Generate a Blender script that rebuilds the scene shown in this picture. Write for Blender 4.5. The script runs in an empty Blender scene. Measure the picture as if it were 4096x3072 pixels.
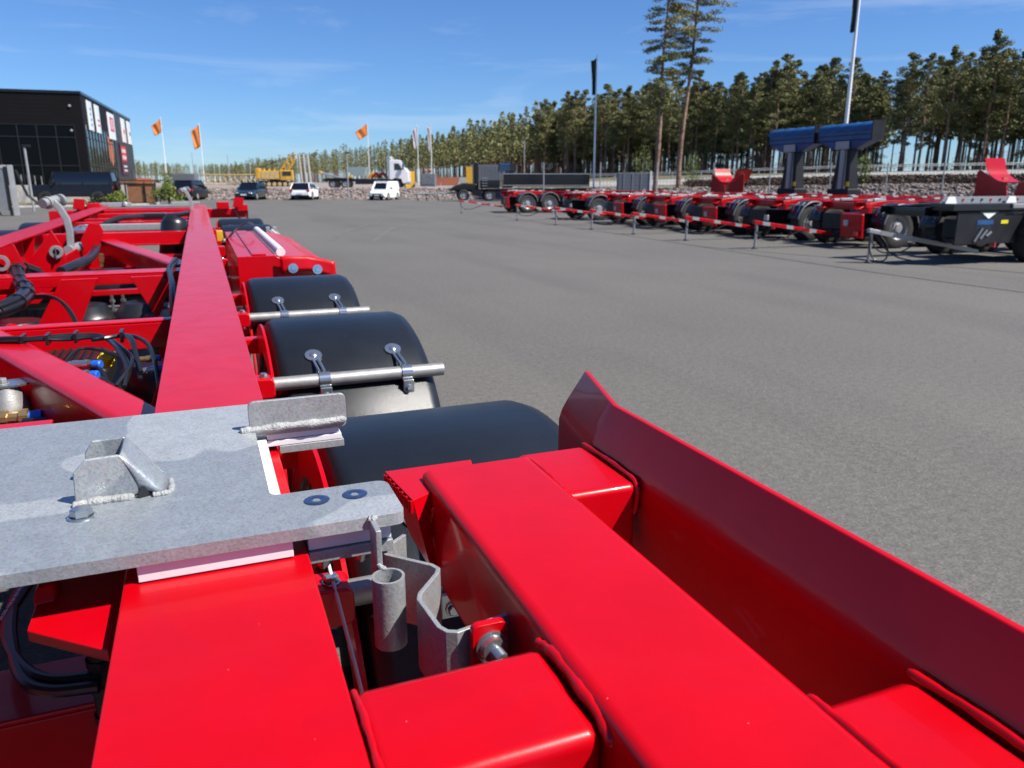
import bpy, bmesh, math, random
from mathutils import Vector, Matrix
R = math.radians
random.seed(7)
scene = bpy.context.scene
col = scene.collection

# ------------------------------------------------------------------ camera, sky, sun, exposure
PITCH = 0.25642; YAW = 0.3766; EYE = 1.6
cam_d = bpy.data.cameras.new('camera'); cam = bpy.data.objects.new('camera', cam_d); col.objects.link(cam)
cam.location = (0, 0, EYE); cam.rotation_euler = (math.pi/2 - PITCH, 0, -YAW)
cam_d.sensor_width = 36; cam_d.lens = 27.03; cam_d.clip_start = 0.02; cam_d.clip_end = 6000
cam_d.dof.use_dof = True; cam_d.dof.focus_distance = 1.05; cam_d.dof.aperture_fstop = 10.5
scene.camera = cam
LD = Vector((-.62, .52, -1.0)).normalized()          # direction the sunlight travels
sun_d = bpy.data.lights.new('sun', 'SUN'); sun_d.energy = 5.0; sun_d.angle = R(0.53); sun_d.color = (1, .955, .89)
sun = bpy.data.objects.new('sun', sun_d); col.objects.link(sun); sun.rotation_euler = LD.to_track_quat('-Z', 'Y').to_euler()
world = bpy.data.worlds.new('World'); scene.world = world; world.use_nodes = True
nt = world.node_tree; nt.nodes.clear()
def N(t, typ, **kw):
    n = t.nodes.new(typ)
    for k, v in kw.items():
        if k in n.inputs: n.inputs[k].default_value = v
        else: setattr(n, k, v)
    return n
sky = N(nt, 'ShaderNodeTexSky', sky_type='NISHITA', sun_disc=False, altitude=0.0, air_density=1.0, dust_density=.0, ozone_density=4.5)
sky.sun_elevation = math.asin(-LD.z); sky.sun_rotation = math.atan2(-LD.x, -LD.y)
tc = N(nt, 'ShaderNodeTexCoord'); mp = N(nt, 'ShaderNodeMapping'); mp.inputs['Scale'].default_value = (1.1, 1.1, 9)
mp.inputs['Rotation'].default_value = (R(4), R(-9), R(20))
ns = N(nt, 'ShaderNodeTexNoise', Scale=2.1, Detail=7.0, Roughness=.62); ns.inputs['Distortion'].default_value = .7
rp = N(nt, 'ShaderNodeValToRGB'); rp.color_ramp.elements[0].position = .53; rp.color_ramp.elements[1].position = 1.0
rp.color_ramp.elements[1].color = (.6, .6, .6, 1)
mx = N(nt, 'ShaderNodeMixRGB'); mx.inputs['Color2'].default_value = (7.6, 8.2, 9.0, 1)
bg = N(nt, 'ShaderNodeBackground', Strength=.062); ow = N(nt, 'ShaderNodeOutputWorld')
L = nt.links.new
hs = N(nt, 'ShaderNodeHueSaturation', Saturation=1.0, Value=1.0)
L(tc.outputs['Generated'], mp.inputs[0]); L(mp.outputs[0], ns.inputs['Vector']); L(ns.outputs['Fac'], rp.inputs[0])
em = N(nt, 'ShaderNodeMixRGB', blend_type='MULTIPLY', Fac=1.0); L(hs.outputs[0], em.inputs['Color1']); em.inputs['Color2'].default_value = (.56, .79, 1.13, 1)
L(rp.outputs[0], mx.inputs['Fac']); L(sky.outputs[0], hs.inputs['Color']); L(em.outputs[0], mx.inputs['Color1']); L(mx.outputs[0], bg.inputs['Color']); L(bg.outputs[0], ow.inputs[0])
vs = scene.view_settings; vs.view_transform = 'Standard'; vs.look = 'None'; vs.gamma = 1; vs.use_curve_mapping = False; vs.exposure = 0.9

# ------------------------------------------------------------------ materials
AL = .76                       # paints and stone kept to real-world reflectances; the exposure does the rest
def mat(name, c, rough=.5, metal=0.0, var=.0, vscale=4.0, bump=0.0, bscale=60.0, coat=0.0, spec=.5, rvar=0.0, c2=None, alpha=None, emit=None, crough=.06, island=0.0, stretch=None, coords='Object'):
    c = tuple(x*AL for x in c); c2 = tuple(x*AL for x in c2) if c2 else None
    m = bpy.data.materials.new(name); m.use_nodes = True; t = m.node_tree; p = t.nodes['Principled BSDF']
    p.inputs['Base Color'].default_value = (*c, 1); p.inputs['Roughness'].default_value = rough; p.inputs['Metallic'].default_value = metal
    p.inputs['Coat Weight'].default_value = coat; p.inputs['Coat Roughness'].default_value = crough; p.inputs['Specular IOR Level'].default_value = spec
    tcn = None
    def tex(scale, det=4.0):
        nonlocal tcn
        if tcn is None:
            tcn = N(t, 'ShaderNodeTexCoord')
            tcn = tcn.outputs[coords]
            if stretch:
                q = N(t, 'ShaderNodeMapping'); q.inputs['Scale'].default_value = stretch; t.links.new(tcn, q.inputs[0]); tcn = q.outputs[0]
        n = N(t, 'ShaderNodeTexNoise', Scale=scale, Detail=det, Roughness=.6); t.links.new(tcn, n.inputs['Vector']); return n
    if var or c2:
        n = tex(vscale); r = N(t, 'ShaderNodeValToRGB'); r.color_ramp.elements[0].position = .35; r.color_ramp.elements[1].position = .65
        a = tuple(max(0, x*(1-var)) for x in c); b = c2 or tuple(min(1, x*(1+var)) for x in c)
        r.color_ramp.elements[0].color = (*a, 1); r.color_ramp.elements[1].color = (*b, 1)
        t.links.new(n.outputs['Fac'], r.inputs[0]); out = r.outputs[0]
        if island:
            g = N(t, 'ShaderNodeNewGeometry'); mr = N(t, 'ShaderNodeMapRange'); mr.inputs[3].default_value = 1-island; mr.inputs[4].default_value = 1+island
            t.links.new(g.outputs['Random Per Island'], mr.inputs[0]); hv = N(t, 'ShaderNodeHueSaturation'); t.links.new(mr.outputs[0], hv.inputs['Value']); t.links.new(out, hv.inputs['Color']); out = hv.outputs[0]
        t.links.new(out, p.inputs['Base Color'])
    if rvar:
        n = tex(vscale*1.7); mr = N(t, 'ShaderNodeMapRange'); mr.inputs[3].default_value = max(.02, rough-rvar); mr.inputs[4].default_value = rough+rvar
        t.links.new(n.outputs['Fac'], mr.inputs[0]); t.links.new(mr.outputs[0], p.inputs['Roughness'])
    if bump:
        n = tex(bscale, 5.0); b = N(t, 'ShaderNodeBump', Strength=bump, Distance=.01); t.links.new(n.outputs['Fac'], b.inputs['Height']); t.links.new(b.outputs[0], p.inputs['Normal'])
    if emit: p.inputs['Emission Color'].default_value = (*emit, 1); p.inputs['Emission Strength'].default_value = 1
    return m
M = {}
M['red'] = mat('red_paint', (.54, .0002, .0052), .33, bump=.035, bscale=28, coat=.22, rvar=.07, vscale=9, var=.05, crough=.05, spec=.20)
def weather(m, specks=(.55, .22, .18), scale=34.0, lim=.018, stain=.9, seed=0.0, rs_=.05):      # dried water rims and dust specks on paint or plastic
    t = m.node_tree; p = t.nodes['Principled BSDF']; l = t.links.new; c = N(t, 'ShaderNodeTexCoord'); mp_ = N(t, 'ShaderNodeMapping'); mp_.inputs['Location'].default_value = (seed, seed*.7, 0); l(c.outputs['Object'], mp_.inputs[0])
    n = N(t, 'ShaderNodeTexNoise', Scale=5.5, Detail=1.5); n.inputs['Distortion'].default_value = .9; l(mp_.outputs[0], n.inputs['Vector'])
    r = N(t, 'ShaderNodeValToRGB'); cr = r.color_ramp; cr.elements[0].position = .50; cr.elements[0].color = (0, 0, 0, 1); cr.elements[1].position = .62; cr.elements[1].color = (0, 0, 0, 1)
    for q, v in ((.535, 1.0), (.55, .55), (.575, .75)): e = cr.elements.new(q); e.color = (v, v, v, 1)
    l(n.outputs['Fac'], r.inputs[0])
    v = N(t, 'ShaderNodeTexVoronoi', Scale=scale); l(c.outputs['Object'], v.inputs['Vector']); vr = N(t, 'ShaderNodeValToRGB'); vr.color_ramp.elements[0].position = lim*.5; vr.color_ramp.elements[0].color = (1, 1, 1, 1); vr.color_ramp.elements[1].position = lim; vr.color_ramp.elements[1].color = (0, 0, 0, 1); l(v.outputs['Distance'], vr.inputs[0])
    src = p.inputs['Base Color'].links[0].from_socket if p.inputs['Base Color'].links else None
    a = N(t, 'ShaderNodeMixRGB', blend_type='MULTIPLY'); a.inputs['Color2'].default_value = (stain, stain, stain*1.5 if stain < 1 else stain, 1); l(r.outputs[0], a.inputs['Fac'])
    if src: l(src, a.inputs['Color1'])
    else: a.inputs['Color1'].default_value = p.inputs['Base Color'].default_value
    b = N(t, 'ShaderNodeMixRGB'); b.inputs['Color2'].default_value = (*specks, 1); l(vr.outputs[0], b.inputs['Fac']); l(a.outputs[0], b.inputs['Color1']); l(b.outputs[0], p.inputs['Base Color'])
    rs = p.inputs['Roughness'].links[0].from_socket if p.inputs['Roughness'].links else None
    mr = N(t, 'ShaderNodeMath', operation='MULTIPLY_ADD'); mr.inputs[1].default_value = rs_; l(r.outputs[0], mr.inputs[0])
    if rs: l(rs, mr.inputs[2])
    else: mr.inputs[2].default_value = p.inputs['Roughness'].default_value
    l(mr.outputs[0], p.inputs['Roughness']); return m
weather(M['red'], stain=.98, rs_=.03)
M['redfar'] = mat('red_paint_weathered', (.46, .001, .006), .33, coat=.25, var=.1, spec=.25)
M['black'] = mat('black_paint', (.009, .009, .011), .32, coat=.3, var=.2, spec=.35)
M['blacksteel'] = mat('black_steel', (.012, .012, .014), .5, var=.3, bump=.2, spec=.3)
M['fender'] = mat('black_plastic', (.010, .012, .015), .36, bump=.14, bscale=330, var=.12, vscale=6, rvar=.05)
weather(M['fender'], (.07, .075, .08), 22.0, .035, 1.0, 3.0, .0)
M['rubber'] = mat('tyre_rubber', (.022, .022, .022), .75, bump=.3, bscale=120, var=.25)
M['hose'] = mat('hose_rubber', (.012, .012, .014), .33, var=.2)
M['white'] = mat('white_plastic', (.80, .78, .79), .45, var=.03, bump=.05)
M['whitepaint'] = mat('white_paint', (.98, .98, .97), .3, coat=.6, var=.03)
M['zinc'] = mat('zinc_plated_steel', (.62, .66, .68), .22, metal=.9, var=.1, vscale=20)
M['zincblue'] = mat('sky_blue_zinc', (.22, .30, .46), .22, metal=.9, var=.15, vscale=90)  # zinc with the blue of the reflected sky put into its base colour
M['brass'] = mat('brass', (.72, .47, .20), .3, metal=.9, var=.1)
M['alu'] = mat('aluminium_tube', (.42, .415, .40), .46, metal=.6, var=.12, vscale=30, bump=.1, bscale=200)
M['blue'] = mat('blue_plastic', (.01, .12, .60), .4)
M['yellow'] = mat('yellow_plastic', (.85, .68, .005), .5, var=.1, bump=.4, bscale=200)
M['amber'] = mat('yellow_paint', (.75, .42, .03), .4, var=.12)
M['silverpaint'] = mat('silver_grey_paint', (.42, .42, .43), .35, metal=.3, var=.08)
M['glass'] = mat('dark_glass', (.006, .007, .009), .03, spec=.9)
M['glassf'] = mat('tinted_glass', (.003, .003, .004), .05, spec=.12)
M['chrome'] = mat('bright_metal', (.8, .8, .82), .15, metal=1)
# galvanised sheet with spangle and a film of water in places
def galv(name, base, rough, wet=True):
    base = tuple(x*.82 for x in base)
    m = bpy.data.materials.new(name); m.use_nodes = True; t = m.node_tree; p = t.nodes['Principled BSDF']; l = t.links.new
    c = N(t, 'ShaderNodeTexCoord')
    v = N(t, 'ShaderNodeTexVoronoi', Scale=420.0); l(c.outputs['Object'], v.inputs['Vector'])
    n = N(t, 'ShaderNodeTexNoise', Scale=34.0, Detail=7.0, Roughness=.75); l(c.outputs['Object'], n.inputs['Vector'])
    r = N(t, 'ShaderNodeValToRGB'); r.color_ramp.elements[0].position = .3; r.color_ramp.elements[1].position = .72
    r.color_ramp.elements[0].color = (*[x*.88 for x in base], 1); r.color_ramp.elements[1].color = (*[min(1, x*1.12) for x in base], 1); l(n.outputs['Fac'], r.inputs[0])
    m2 = N(t, 'ShaderNodeMixRGB', blend_type='OVERLAY', Fac=.20); l(r.outputs[0], m2.inputs['Color1']); l(v.outputs['Color'], m2.inputs['Color2'])
    d = N(t, 'ShaderNodeHueSaturation', Saturation=.38); l(m2.outputs[0], d.inputs['Color']); out = d.outputs[0]
    if wet:
        mpn = N(t, 'ShaderNodeMapping'); mpn.inputs['Location'].default_value = (.31, .1, 0); l(c.outputs['Object'], mpn.inputs[0])
        w = N(t, 'ShaderNodeTexNoise', Scale=3.6, Detail=1.2); w.inputs['Distortion'].default_value = .6; l(mpn.outputs[0], w.inputs['Vector'])
        wr = N(t, 'ShaderNodeValToRGB'); wr.color_ramp.elements[0].position = .505; wr.color_ramp.elements[1].position = .513
        wr.color_ramp.elements[0].color = (1, 1, 1, 1); wr.color_ramp.elements[1].color = (.70, .73, .77, 1); l(w.outputs['Fac'], wr.inputs[0])
        mm = N(t, 'ShaderNodeMixRGB', blend_type='MULTIPLY', Fac=1.0); l(out, mm.inputs['Color1']); l(wr.outputs[0], mm.inputs['Color2']); out = mm.outputs[0]
        dn = N(t, 'ShaderNodeTexNoise', Scale=16.0, Detail=8.0, Roughness=.8); l(c.outputs['Object'], dn.inputs['Vector'])
        dr = N(t, 'ShaderNodeValToRGB'); dr.color_ramp.elements[0].position = .64; dr.color_ramp.elements[1].position = .74
        dr.color_ramp.elements[0].color = (1, 1, 1, 1); dr.color_ramp.elements[1].color = (.72, .70, .68, 1); l(dn.outputs['Fac'], dr.inputs[0])
        m3 = N(t, 'ShaderNodeMixRGB', blend_type='MULTIPLY', Fac=.8); l(out, m3.inputs['Color1']); l(dr.outputs[0], m3.inputs['Color2']); out = m3.outputs[0]
    l(out, p.inputs['Base Color']); p.inputs['Metallic'].default_value = .42
    mr = N(t, 'ShaderNodeMapRange'); mr.inputs[3].default_value = rough-.09; mr.inputs[4].default_value = rough+.14; l(v.outputs['Distance'], mr.inputs[0]); l(mr.outputs[0], p.inputs['Roughness'])
    b = N(t, 'ShaderNodeBump', Strength=.22, Distance=.002); bn = N(t, 'ShaderNodeTexNoise', Scale=260.0, Detail=4.0); l(c.outputs['Object'], bn.inputs['Vector']); l(bn.outputs['Fac'], b.inputs['Height']); l(b.outputs[0], p.inputs['Normal'])
    return m
M['galv'] = galv('galvanised_steel', (.40, .455, .47), .40)
M['galv2'] = galv('galvanised_steel_dull', (.32, .345, .355), .46, False)
M['weldz'] = mat('zinc_weld', (.42, .43, .42), .55, metal=.3, bump=.45, bscale=300, var=.15, vscale=60)
def asphalt():
    m = bpy.data.materials.new('asphalt'); m.use_nodes = True; t = m.node_tree; p = t.nodes['Principled BSDF']; l = t.links.new
    c = N(t, 'ShaderNodeTexCoord')
    n1 = N(t, 'ShaderNodeTexNoise', Scale=150.0, Detail=3.0, Roughness=.8); n2 = N(t, 'ShaderNodeTexNoise', Scale=.22, Detail=5.0, Roughness=.6)
    n3 = N(t, 'ShaderNodeTexNoise', Scale=70.0, Detail=4.0, Roughness=.8); v = N(t, 'ShaderNodeTexVoronoi', Scale=26.0)
    mp_ = N(t, 'ShaderNodeMapping'); mp_.inputs['Scale'].default_value = (1.0, .16, 1); mp_.inputs['Rotation'].default_value = (0, 0, R(8)); l(c.outputs['Object'], mp_.inputs[0])
    n4 = N(t, 'ShaderNodeTexNoise', Scale=.55, Detail=4.0)
    for q in (n1, n2, n3, v): l(c.outputs['Object'], q.inputs['Vector'])
    l(mp_.outputs[0], n4.inputs['Vector'])
    r1 = N(t, 'ShaderNodeValToRGB'); e = r1.color_ramp.elements; e[0].position = .28; e[1].position = .75; e[0].color = (0.0362, 0.0348, 0.0324, 1); e[1].color = (0.1756, 0.1672, 0.1512, 1); l(n3.outputs['Fac'], r1.inputs[0])
    r2 = N(t, 'ShaderNodeValToRGB'); e = r2.color_ramp.elements; e[0].position = .3; e[1].position = .7; e[0].color = (.90, .90, .90, 1); e[1].color = (1.08, 1.07, 1.05, 1); l(n2.outputs['Fac'], r2.inputs[0])
    r4 = N(t, 'ShaderNodeValToRGB'); e = r4.color_ramp.elements; e[0].position = .34; e[1].position = .5; e[0].color = (.88, .88, .89, 1); e[1].color = (1, 1, 1, 1); l(n4.outputs['Fac'], r4.inputs[0])
    a = N(t, 'ShaderNodeMixRGB', blend_type='MULTIPLY', Fac=1.0); l(r1.outputs[0], a.inputs['Color1']); l(r2.outputs[0], a.inputs['Color2'])
    n5 = N(t, 'ShaderNodeTexNoise', Scale=19.0, Detail=5.0, Roughness=.7); l(c.outputs['Object'], n5.inputs['Vector'])
    r5 = N(t, 'ShaderNodeValToRGB'); e = r5.color_ramp.elements; e[0].position = .36; e[1].position = .62; e[0].color = (.80, .80, .80, 1); e[1].color = (1.14, 1.13, 1.12, 1); l(n5.outputs['Fac'], r5.inputs[0])
    a0 = N(t, 'ShaderNodeMixRGB', blend_type='MULTIPLY', Fac=1.0); l(a.outputs[0], a0.inputs['Color1']); l(r5.outputs[0], a0.inputs['Color2']); a = a0
    a2 = N(t, 'ShaderNodeMixRGB', blend_type='MULTIPLY', Fac=1.0); l(a.outputs[0], a2.inputs['Color1']); l(r4.outputs[0], a2.inputs['Color2'])
    rs = N(t, 'ShaderNodeValToRGB'); e = rs.color_ramp.elements; e[0].position = .05; e[1].position = .10; e[0].color = (1, 1, 1, 1); e[1].color = (0, 0, 0, 1); l(v.outputs['Distance'], rs.inputs[0])
    ms = N(t, 'ShaderNodeMixRGB'); ms.inputs['Color2'].default_value = (.34, .32, .29, 1)
    mlt = N(t, 'ShaderNodeMath', operation='MULTIPLY'); l(rs.outputs[0], mlt.inputs[0]); l(n3.outputs['Fac'], mlt.inputs[1]); l(mlt.outputs[0], ms.inputs['Fac']); l(a2.outputs[0], ms.inputs['Color1'])
    l(ms.outputs[0], p.inputs['Base Color']); p.inputs['Roughness'].default_value = .82; p.inputs['Specular IOR Level'].default_value = .35
    b = N(t, 'ShaderNodeBump', Strength=.45, Distance=.004); l(n1.outputs['Fac'], b.inputs['Height']); l(b.outputs[0], p.inputs['Normal'])
    return m
M['asphalt'] = asphalt()
M['gravel'] = mat('gravel', (.27, .235, .21), .9, var=.35, vscale=1.6, bump=.5, bscale=9, c2=(.36, .31, .28))
M['rock'] = mat('rubble_stone', (.20, .165, .15), .9, var=.3, vscale=2, c2=(.33, .27, .245), island=.4)
M['soil'] = mat('grassy_soil', (.09, .10, .04), .95, var=.3, vscale=.12, c2=(.20, .17, .09), bump=.5, bscale=3)
M['forestfloor'] = mat('forest_floor', (.05, .045, .03), .95, var=.4, vscale=.3)
M['kerb'] = mat('concrete', (.44, .42, .39), .85, var=.15, vscale=3, bump=.3)
M['pale'] = mat('pale_gravel_road', (.30, .29, .27), .9, var=.1, vscale=.5)
def leafmat(name, c, c2, isl=.45): return mat(name, c, .6, var=.3, vscale=.35, c2=c2, island=isl, spec=.25)
M['pine'] = leafmat('pine_needles', (.165, .180, .060), (.285, .285, .105), .25)
M['spruce'] = leafmat('spruce_needles', (.08, .10, .038), (.15, .17, .06), .3)
M['olive'] = leafmat('olive_needles', (.17, .185, .062), (.28, .28, .11), .25)
M['birch'] = leafmat('young_leaves', (.20, .25, .04), (.30, .36, .08))
M['bark'] = mat('pine_bark', (.19, .11, .075), .9, var=.35, vscale=2.5, c2=(.42, .26, .18), bump=.6, bscale=14)
M['barkdark'] = mat('lower_bark', (.10, .075, .06), .9, var=.35, vscale=2.5, bump=.6, bscale=14)
M['heather'] = leafmat('heather', (.07, .045, .03), (.13, .085, .06))
M['shrub'] = leafmat('shrub_leaves', (.13, .19, .03), (.26, .31, .06))
M['straw'] = leafmat('dry_grass', (.30, .22, .13), (.45, .36, .24))
M['cladding'] = mat('black_cladding', (.0085, .0075, .0085), .6, var=.1, vscale=.5, spec=.12)
M['cladgrey'] = mat('grey_cladding', (.035, .034, .037), .4, metal=.2, var=.08, spec=.3)
M['wood'] = mat('brown_timber', (.26, .10, .035), .7, var=.25, vscale=6, stretch=(1, 1, 8))
M['orange'] = mat('orange_cloth', (1.0, .30, .06), .7, var=.05)
M['darkgreen'] = mat('dark_green_cloth', (.006, .022, .016), .7, var=.1)
M['whitecloth'] = mat('white_cloth', (.72, .66, .66), .7, var=.05)
M['tarp'] = mat('blue_tarpaulin', (.012, .09, .26), .42, var=.25, vscale=2.2, bump=.3, bscale=5)
M['contgrey'] = mat('grey_container_paint', (.15, .165, .19), .5, var=.08)
M['bluegrey'] = mat('dark_blue_car_paint', (.012, .030, .042), .2, coat=1)
M['redlight'] = mat('red_lens', (.55, .01, .01), .2, coat=1)
M['lamp'] = mat('clear_lens', (.8, .82, .85), .1, coat=1)
M['yellowpaint'] = mat('crane_yellow', (.66, .37, .04), .5, var=.18, vscale=1)
M['boom'] = mat('boom_cream_yellow', (.58, .42, .20), .6, var=.15)
M['rust'] = mat('rust_orange_panel', (.46, .15, .075), .7, var=.15)
M['green'] = mat('green_sticker', (.02, .30, .12), .4)
M['signteal'] = mat('teal_print', (.02, .22, .24), .5)
M['signred'] = mat('red_print', (.62, .03, .04), .5)
M['signmar'] = mat('maroon_print', (.07, .015, .03), .5)

# ------------------------------------------------------------------ helpers
class MB:
    def __init__(s): s.v = []; s.f = []; s.xf = None
    def add(s, v, f):
        o = len(s.v); s.v += [tuple(s.xf @ Vector(p)) if s.xf else tuple(p) for p in v]; s.f += [tuple(i+o for i in q) for q in f]; return s
    def box(s, x0, x1, y0, y1, z0, z1):
        v = [(x, y, z) for z in (z0, z1) for y in (y0, y1) for x in (x0, x1)]
        return s.add(v, [(0, 2, 3, 1), (4, 5, 7, 6), (0, 1, 5, 4), (1, 3, 7, 5), (3, 2, 6, 7), (2, 0, 4, 6)])
    def prism(s, poly, a, b, ax='z', ct=None):
        n = len(poly)
        def P(p, h): return {'z': (p[0], p[1], h), 'x': (h, p[0], p[1]), 'y': (p[0], h, p[1])}[ax]
        v = [P(p, a) for p in poly]+[P(p, b) for p in poly]
        f = [tuple(range(n))[::-1], tuple(range(n, 2*n))]+[(i, (i+1) % n, n+(i+1) % n, n+i) for i in range(n)]
        return s.add(v, f)
    def hexa(s, bot, top):      # two quads of four 3-D points
        return s.add(list(bot)+list(top), [(3, 2, 1, 0), (4, 5, 6, 7), (0, 1, 5, 4), (1, 2, 6, 5), (2, 3, 7, 6), (3, 0, 4, 7)])
    def tube(s, pts, r, n=10, cap=True, squash=None):
        pts = [Vector(p) for p in pts]; rs = r if isinstance(r, (list, tuple)) else [r]*len(pts)
        up = None; rings = []
        for i, p in enumerate(pts):
            d = (pts[min(i+1, len(pts)-1)]-pts[max(i-1, 0)]).normalized()
            if up is None: up = Vector((0, 0, 1)) if abs(d.z) < .9 else Vector((1, 0, 0))
            a = d.cross(up).normalized(); b = a.cross(d).normalized(); up = b
            rings.append([p+(a*math.cos(t)+b*math.sin(t))*rs[i] for t in [2*math.pi*k/n for k in range(n)]])
        v = [tuple(q) for g in rings for q in g]; f = []
        for i in range(len(pts)-1):
            for k in range(n): f.append((i*n+k, i*n+(k+1) % n, (i+1)*n+(k+1) % n, (i+1)*n+k))
        if cap: f += [tuple(range(n))[::-1], tuple((len(pts)-1)*n+k for k in range(n))]
        return s.add(v, f)
    def lathe(s, prof, o, d=(0, 0, 1), n=24, a0=0, a1=2*math.pi):
        d = Vector(d).normalized(); a = d.orthogonal().normalized(); b = d.cross(a); o = Vector(o)
        full = abs(a1-a0) > 6.28; m = n if full else n+1; v = []; f = []
        for (r, h) in prof:
            for k in range(m):
                t = a0+(a1-a0)*k/n; v.append(tuple(o+d*h+(a*math.cos(t)+b*math.sin(t))*r))
        for i in range(len(prof)-1):
            for k in range(n): f.append((i*m+k, i*m+(k+1) % m, (i+1)*m+(k+1) % m, (i+1)*m+k))
        return s.add(v, f)
    def strip(s, path, z0, z1, th):      # bent vertical sheet following an (x, y) path
        P = [Vector((p[0], p[1])) for p in path]; Lf = []; Rt = []
        for i, p in enumerate(P):
            d1 = (P[i]-P[i-1]).normalized() if i else None; d2 = (P[i+1]-P[i]).normalized() if i < len(P)-1 else None
            d = ((d1 or d2)+(d2 or d1)).normalized(); nn = Vector((-d.y, d.x)); k = 1/max(.4, abs(d.dot(d2 or d1))); Lf.append(p+nn*th/2*k); Rt.append(p-nn*th/2*k)
        n = len(P); v = [(*q, z) for z in (z0, z1) for q in Lf+Rt]; f = []
        for i in range(n-1):
            a, b, c, d = i, i+1, n+i+1, n+i; o = 2*n
            f += [(a, b, c, d), (a+o, d+o, c+o, b+o), (a, a+o, b+o, b), (d, c, c+o, d+o)]
        f += [(0, n, 3*n, 2*n), (n-1, 3*n-1, 4*n-1, 2*n-1)]
        return s.add(v, f)
    def build(s, name, m, parent=None, bevel=0, smooth=False, seg=2, loc=None, ang=35):
        me = bpy.data.meshes.new(name); me.from_pydata(s.v, [], s.f); me.update()
        bm = bmesh.new(); bm.from_mesh(me); bmesh.ops.recalc_face_normals(bm, faces=bm.faces); bm.to_mesh(me); bm.free()
        if m: me.materials.append(m if not isinstance(m, str) else M[m])
        o = bpy.data.objects.new(name, me); col.objects.link(o)
        if parent: o.parent = parent
        if loc: o.location = loc
        if smooth or bevel:
            for p in me.polygons: p.use_smooth = True
            me.set_sharp_from_angle(angle=R(ang))
        if bevel:
            b = o.modifiers.new('bevel', 'BEVEL'); b.width = bevel; b.segments = seg; b.limit_method = 'ANGLE'; b.angle_limit = R(35); b.harden_normals = False
            for p in me.polygons: p.use_smooth = True
            me.set_sharp_from_angle(angle=R(180))
            w = o.modifiers.new('wn', 'WEIGHTED_NORMAL'); w.keep_sharp = True
        return o
def tag(o, label, cat, group=None, kind=None):
    if label: o['label'] = label
    if cat: o['category'] = cat
    if group: o['group'] = group
    if kind: o['kind'] = kind
    return o
def empty(name, loc=(0, 0, 0), rz=0, label=None, cat=None, group=None):
    o = bpy.data.objects.new(name, None); o.empty_display_size = .2; col.objects.link(o); o.location = loc; o.rotation_euler = (0, 0, rz); tag(o, label, cat, group); return o
def copy_tree(o, parent=None):
    c = o.copy(); col.objects.link(c); c.parent = parent
    for ch in [q for q in ALLCH(o)]: copy_tree(ch, c)
    return c
def ALLCH(o): return list(o.children)
def box(name, m, parent, *b, bevel=0): return MB().box(*b).build(name, m, parent, bevel)
def tubeo(name, m, parent, pts, r, n=10, smooth=True): return MB().tube(pts, r, n).build(name, m, parent, smooth=smooth)
def curvepts(pts, k=6):       # Catmull-Rom
    P = [Vector(p) for p in pts]; P = [2*P[0]-P[1]]+P+[2*P[-1]-P[-2]]; out = []
    for i in range(1, len(P)-2):
        for j in range(k):
            t = j/k; a, b, c, d = P[i-1:i+3]
            out.append(.5*((2*b)+(c-a)*t+(2*a-5*b+4*c-d)*t*t+(3*b-a-3*c+d)*t**3))
    out.append(P[-2]); return out
def weld(name, m, parent, pts, r, seed=1):
    r = r*.78 if m == 'red' else r; rnd = random.Random(seed); c = curvepts(pts, 9); ph = rnd.uniform(0, 6)
    c = [p+Vector((rnd.uniform(-1, 1), rnd.uniform(-1, 1), rnd.uniform(-.5, .5)))*r*.14 for p in c]
    rs = [r*(1+.13*math.sin(i*.55+ph)+.07*math.sin(i*1.7)+rnd.uniform(-.07, .07)) for i in range(len(c))]; rs[0] = rs[-1] = r*.35
    o = MB().tube(c, rs, 10).build(name, m, parent, smooth=True, ang=180); q = o.modifiers.new('sub', 'SUBSURF'); q.levels = 1; q.render_levels = 1; return o

# ------------------------------------------------------------------ ground, bank, land beyond
def ring(az):                 # distance from below the camera to the foot of the rubble bank
    F = [(-60, -30), (-60, 60), (-14, 86), (20, 75.5), (40, 63), (56, 40), (66, 10), (66, -30), (-60, -30)]
    d = Vector((math.sin(az), math.cos(az))); best = 60
    for a, b in zip(F, F[1:]):
        a = Vector(a); b = Vector(b); e = b-a; den = d.x*e.y-d.y*e.x
        if abs(den) < 1e-9: continue
        t = (a.x*e.y-a.y*e.x)/den; u = (a.x*d.y-a.y*d.x)/den
        if t > 0 and -1e-6 <= u <= 1+1e-6: best = t
    return best
def sm(x): x = max(0, min(1, x)); return x*x*(3-2*x)
def land(az, s):              # height of the land s metres beyond the foot
    deg = math.degrees(az); h = .95+.45*sm((deg-28)/22); k = .004+.024*sm((deg-15)/25)
    if s < 2.6: return h*sm(s/2.6)
    return min(h+k*(s-2.6), 3.4 if deg > 15 else 1.5)
NA = 180; azs = [R(-180+360*i/NA) for i in range(NA)]
m = MB(); rr = [0, 3, 10, 25]; v = [(0, 0, 0)]; f = []
for a in azs:
    D = ring(a)
    for q in (6, 20, D*.6, D+1.0): v.append((math.sin(a)*q, math.cos(a)*q, 0))
for i in range(NA):
    j = (i+1) % NA; f.append((0, 1+4*i, 1+4*j)); f += [(1+4*i+k, 2+4*i+k, 2+4*j+k, 1+4*j+k) for k in range(3)]
tag(m.add(v, f).build('asphalt_lot', 'asphalt'), None, None, kind='structure')
S = [0, .6, 1.2, 1.8, 2.6, 8, 20, 40, 70, 110, 200, 400, 900, 2500]
m = MB(); v = []; f = []
for a in azs:
    D = ring(a)
    for s_ in S: v.append((math.sin(a)*(D+s_), math.cos(a)*(D+s_), land(a, s_)-(.03 if s_ == 0 else 0)))
n = len(S)
fb = []; fl = []
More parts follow.
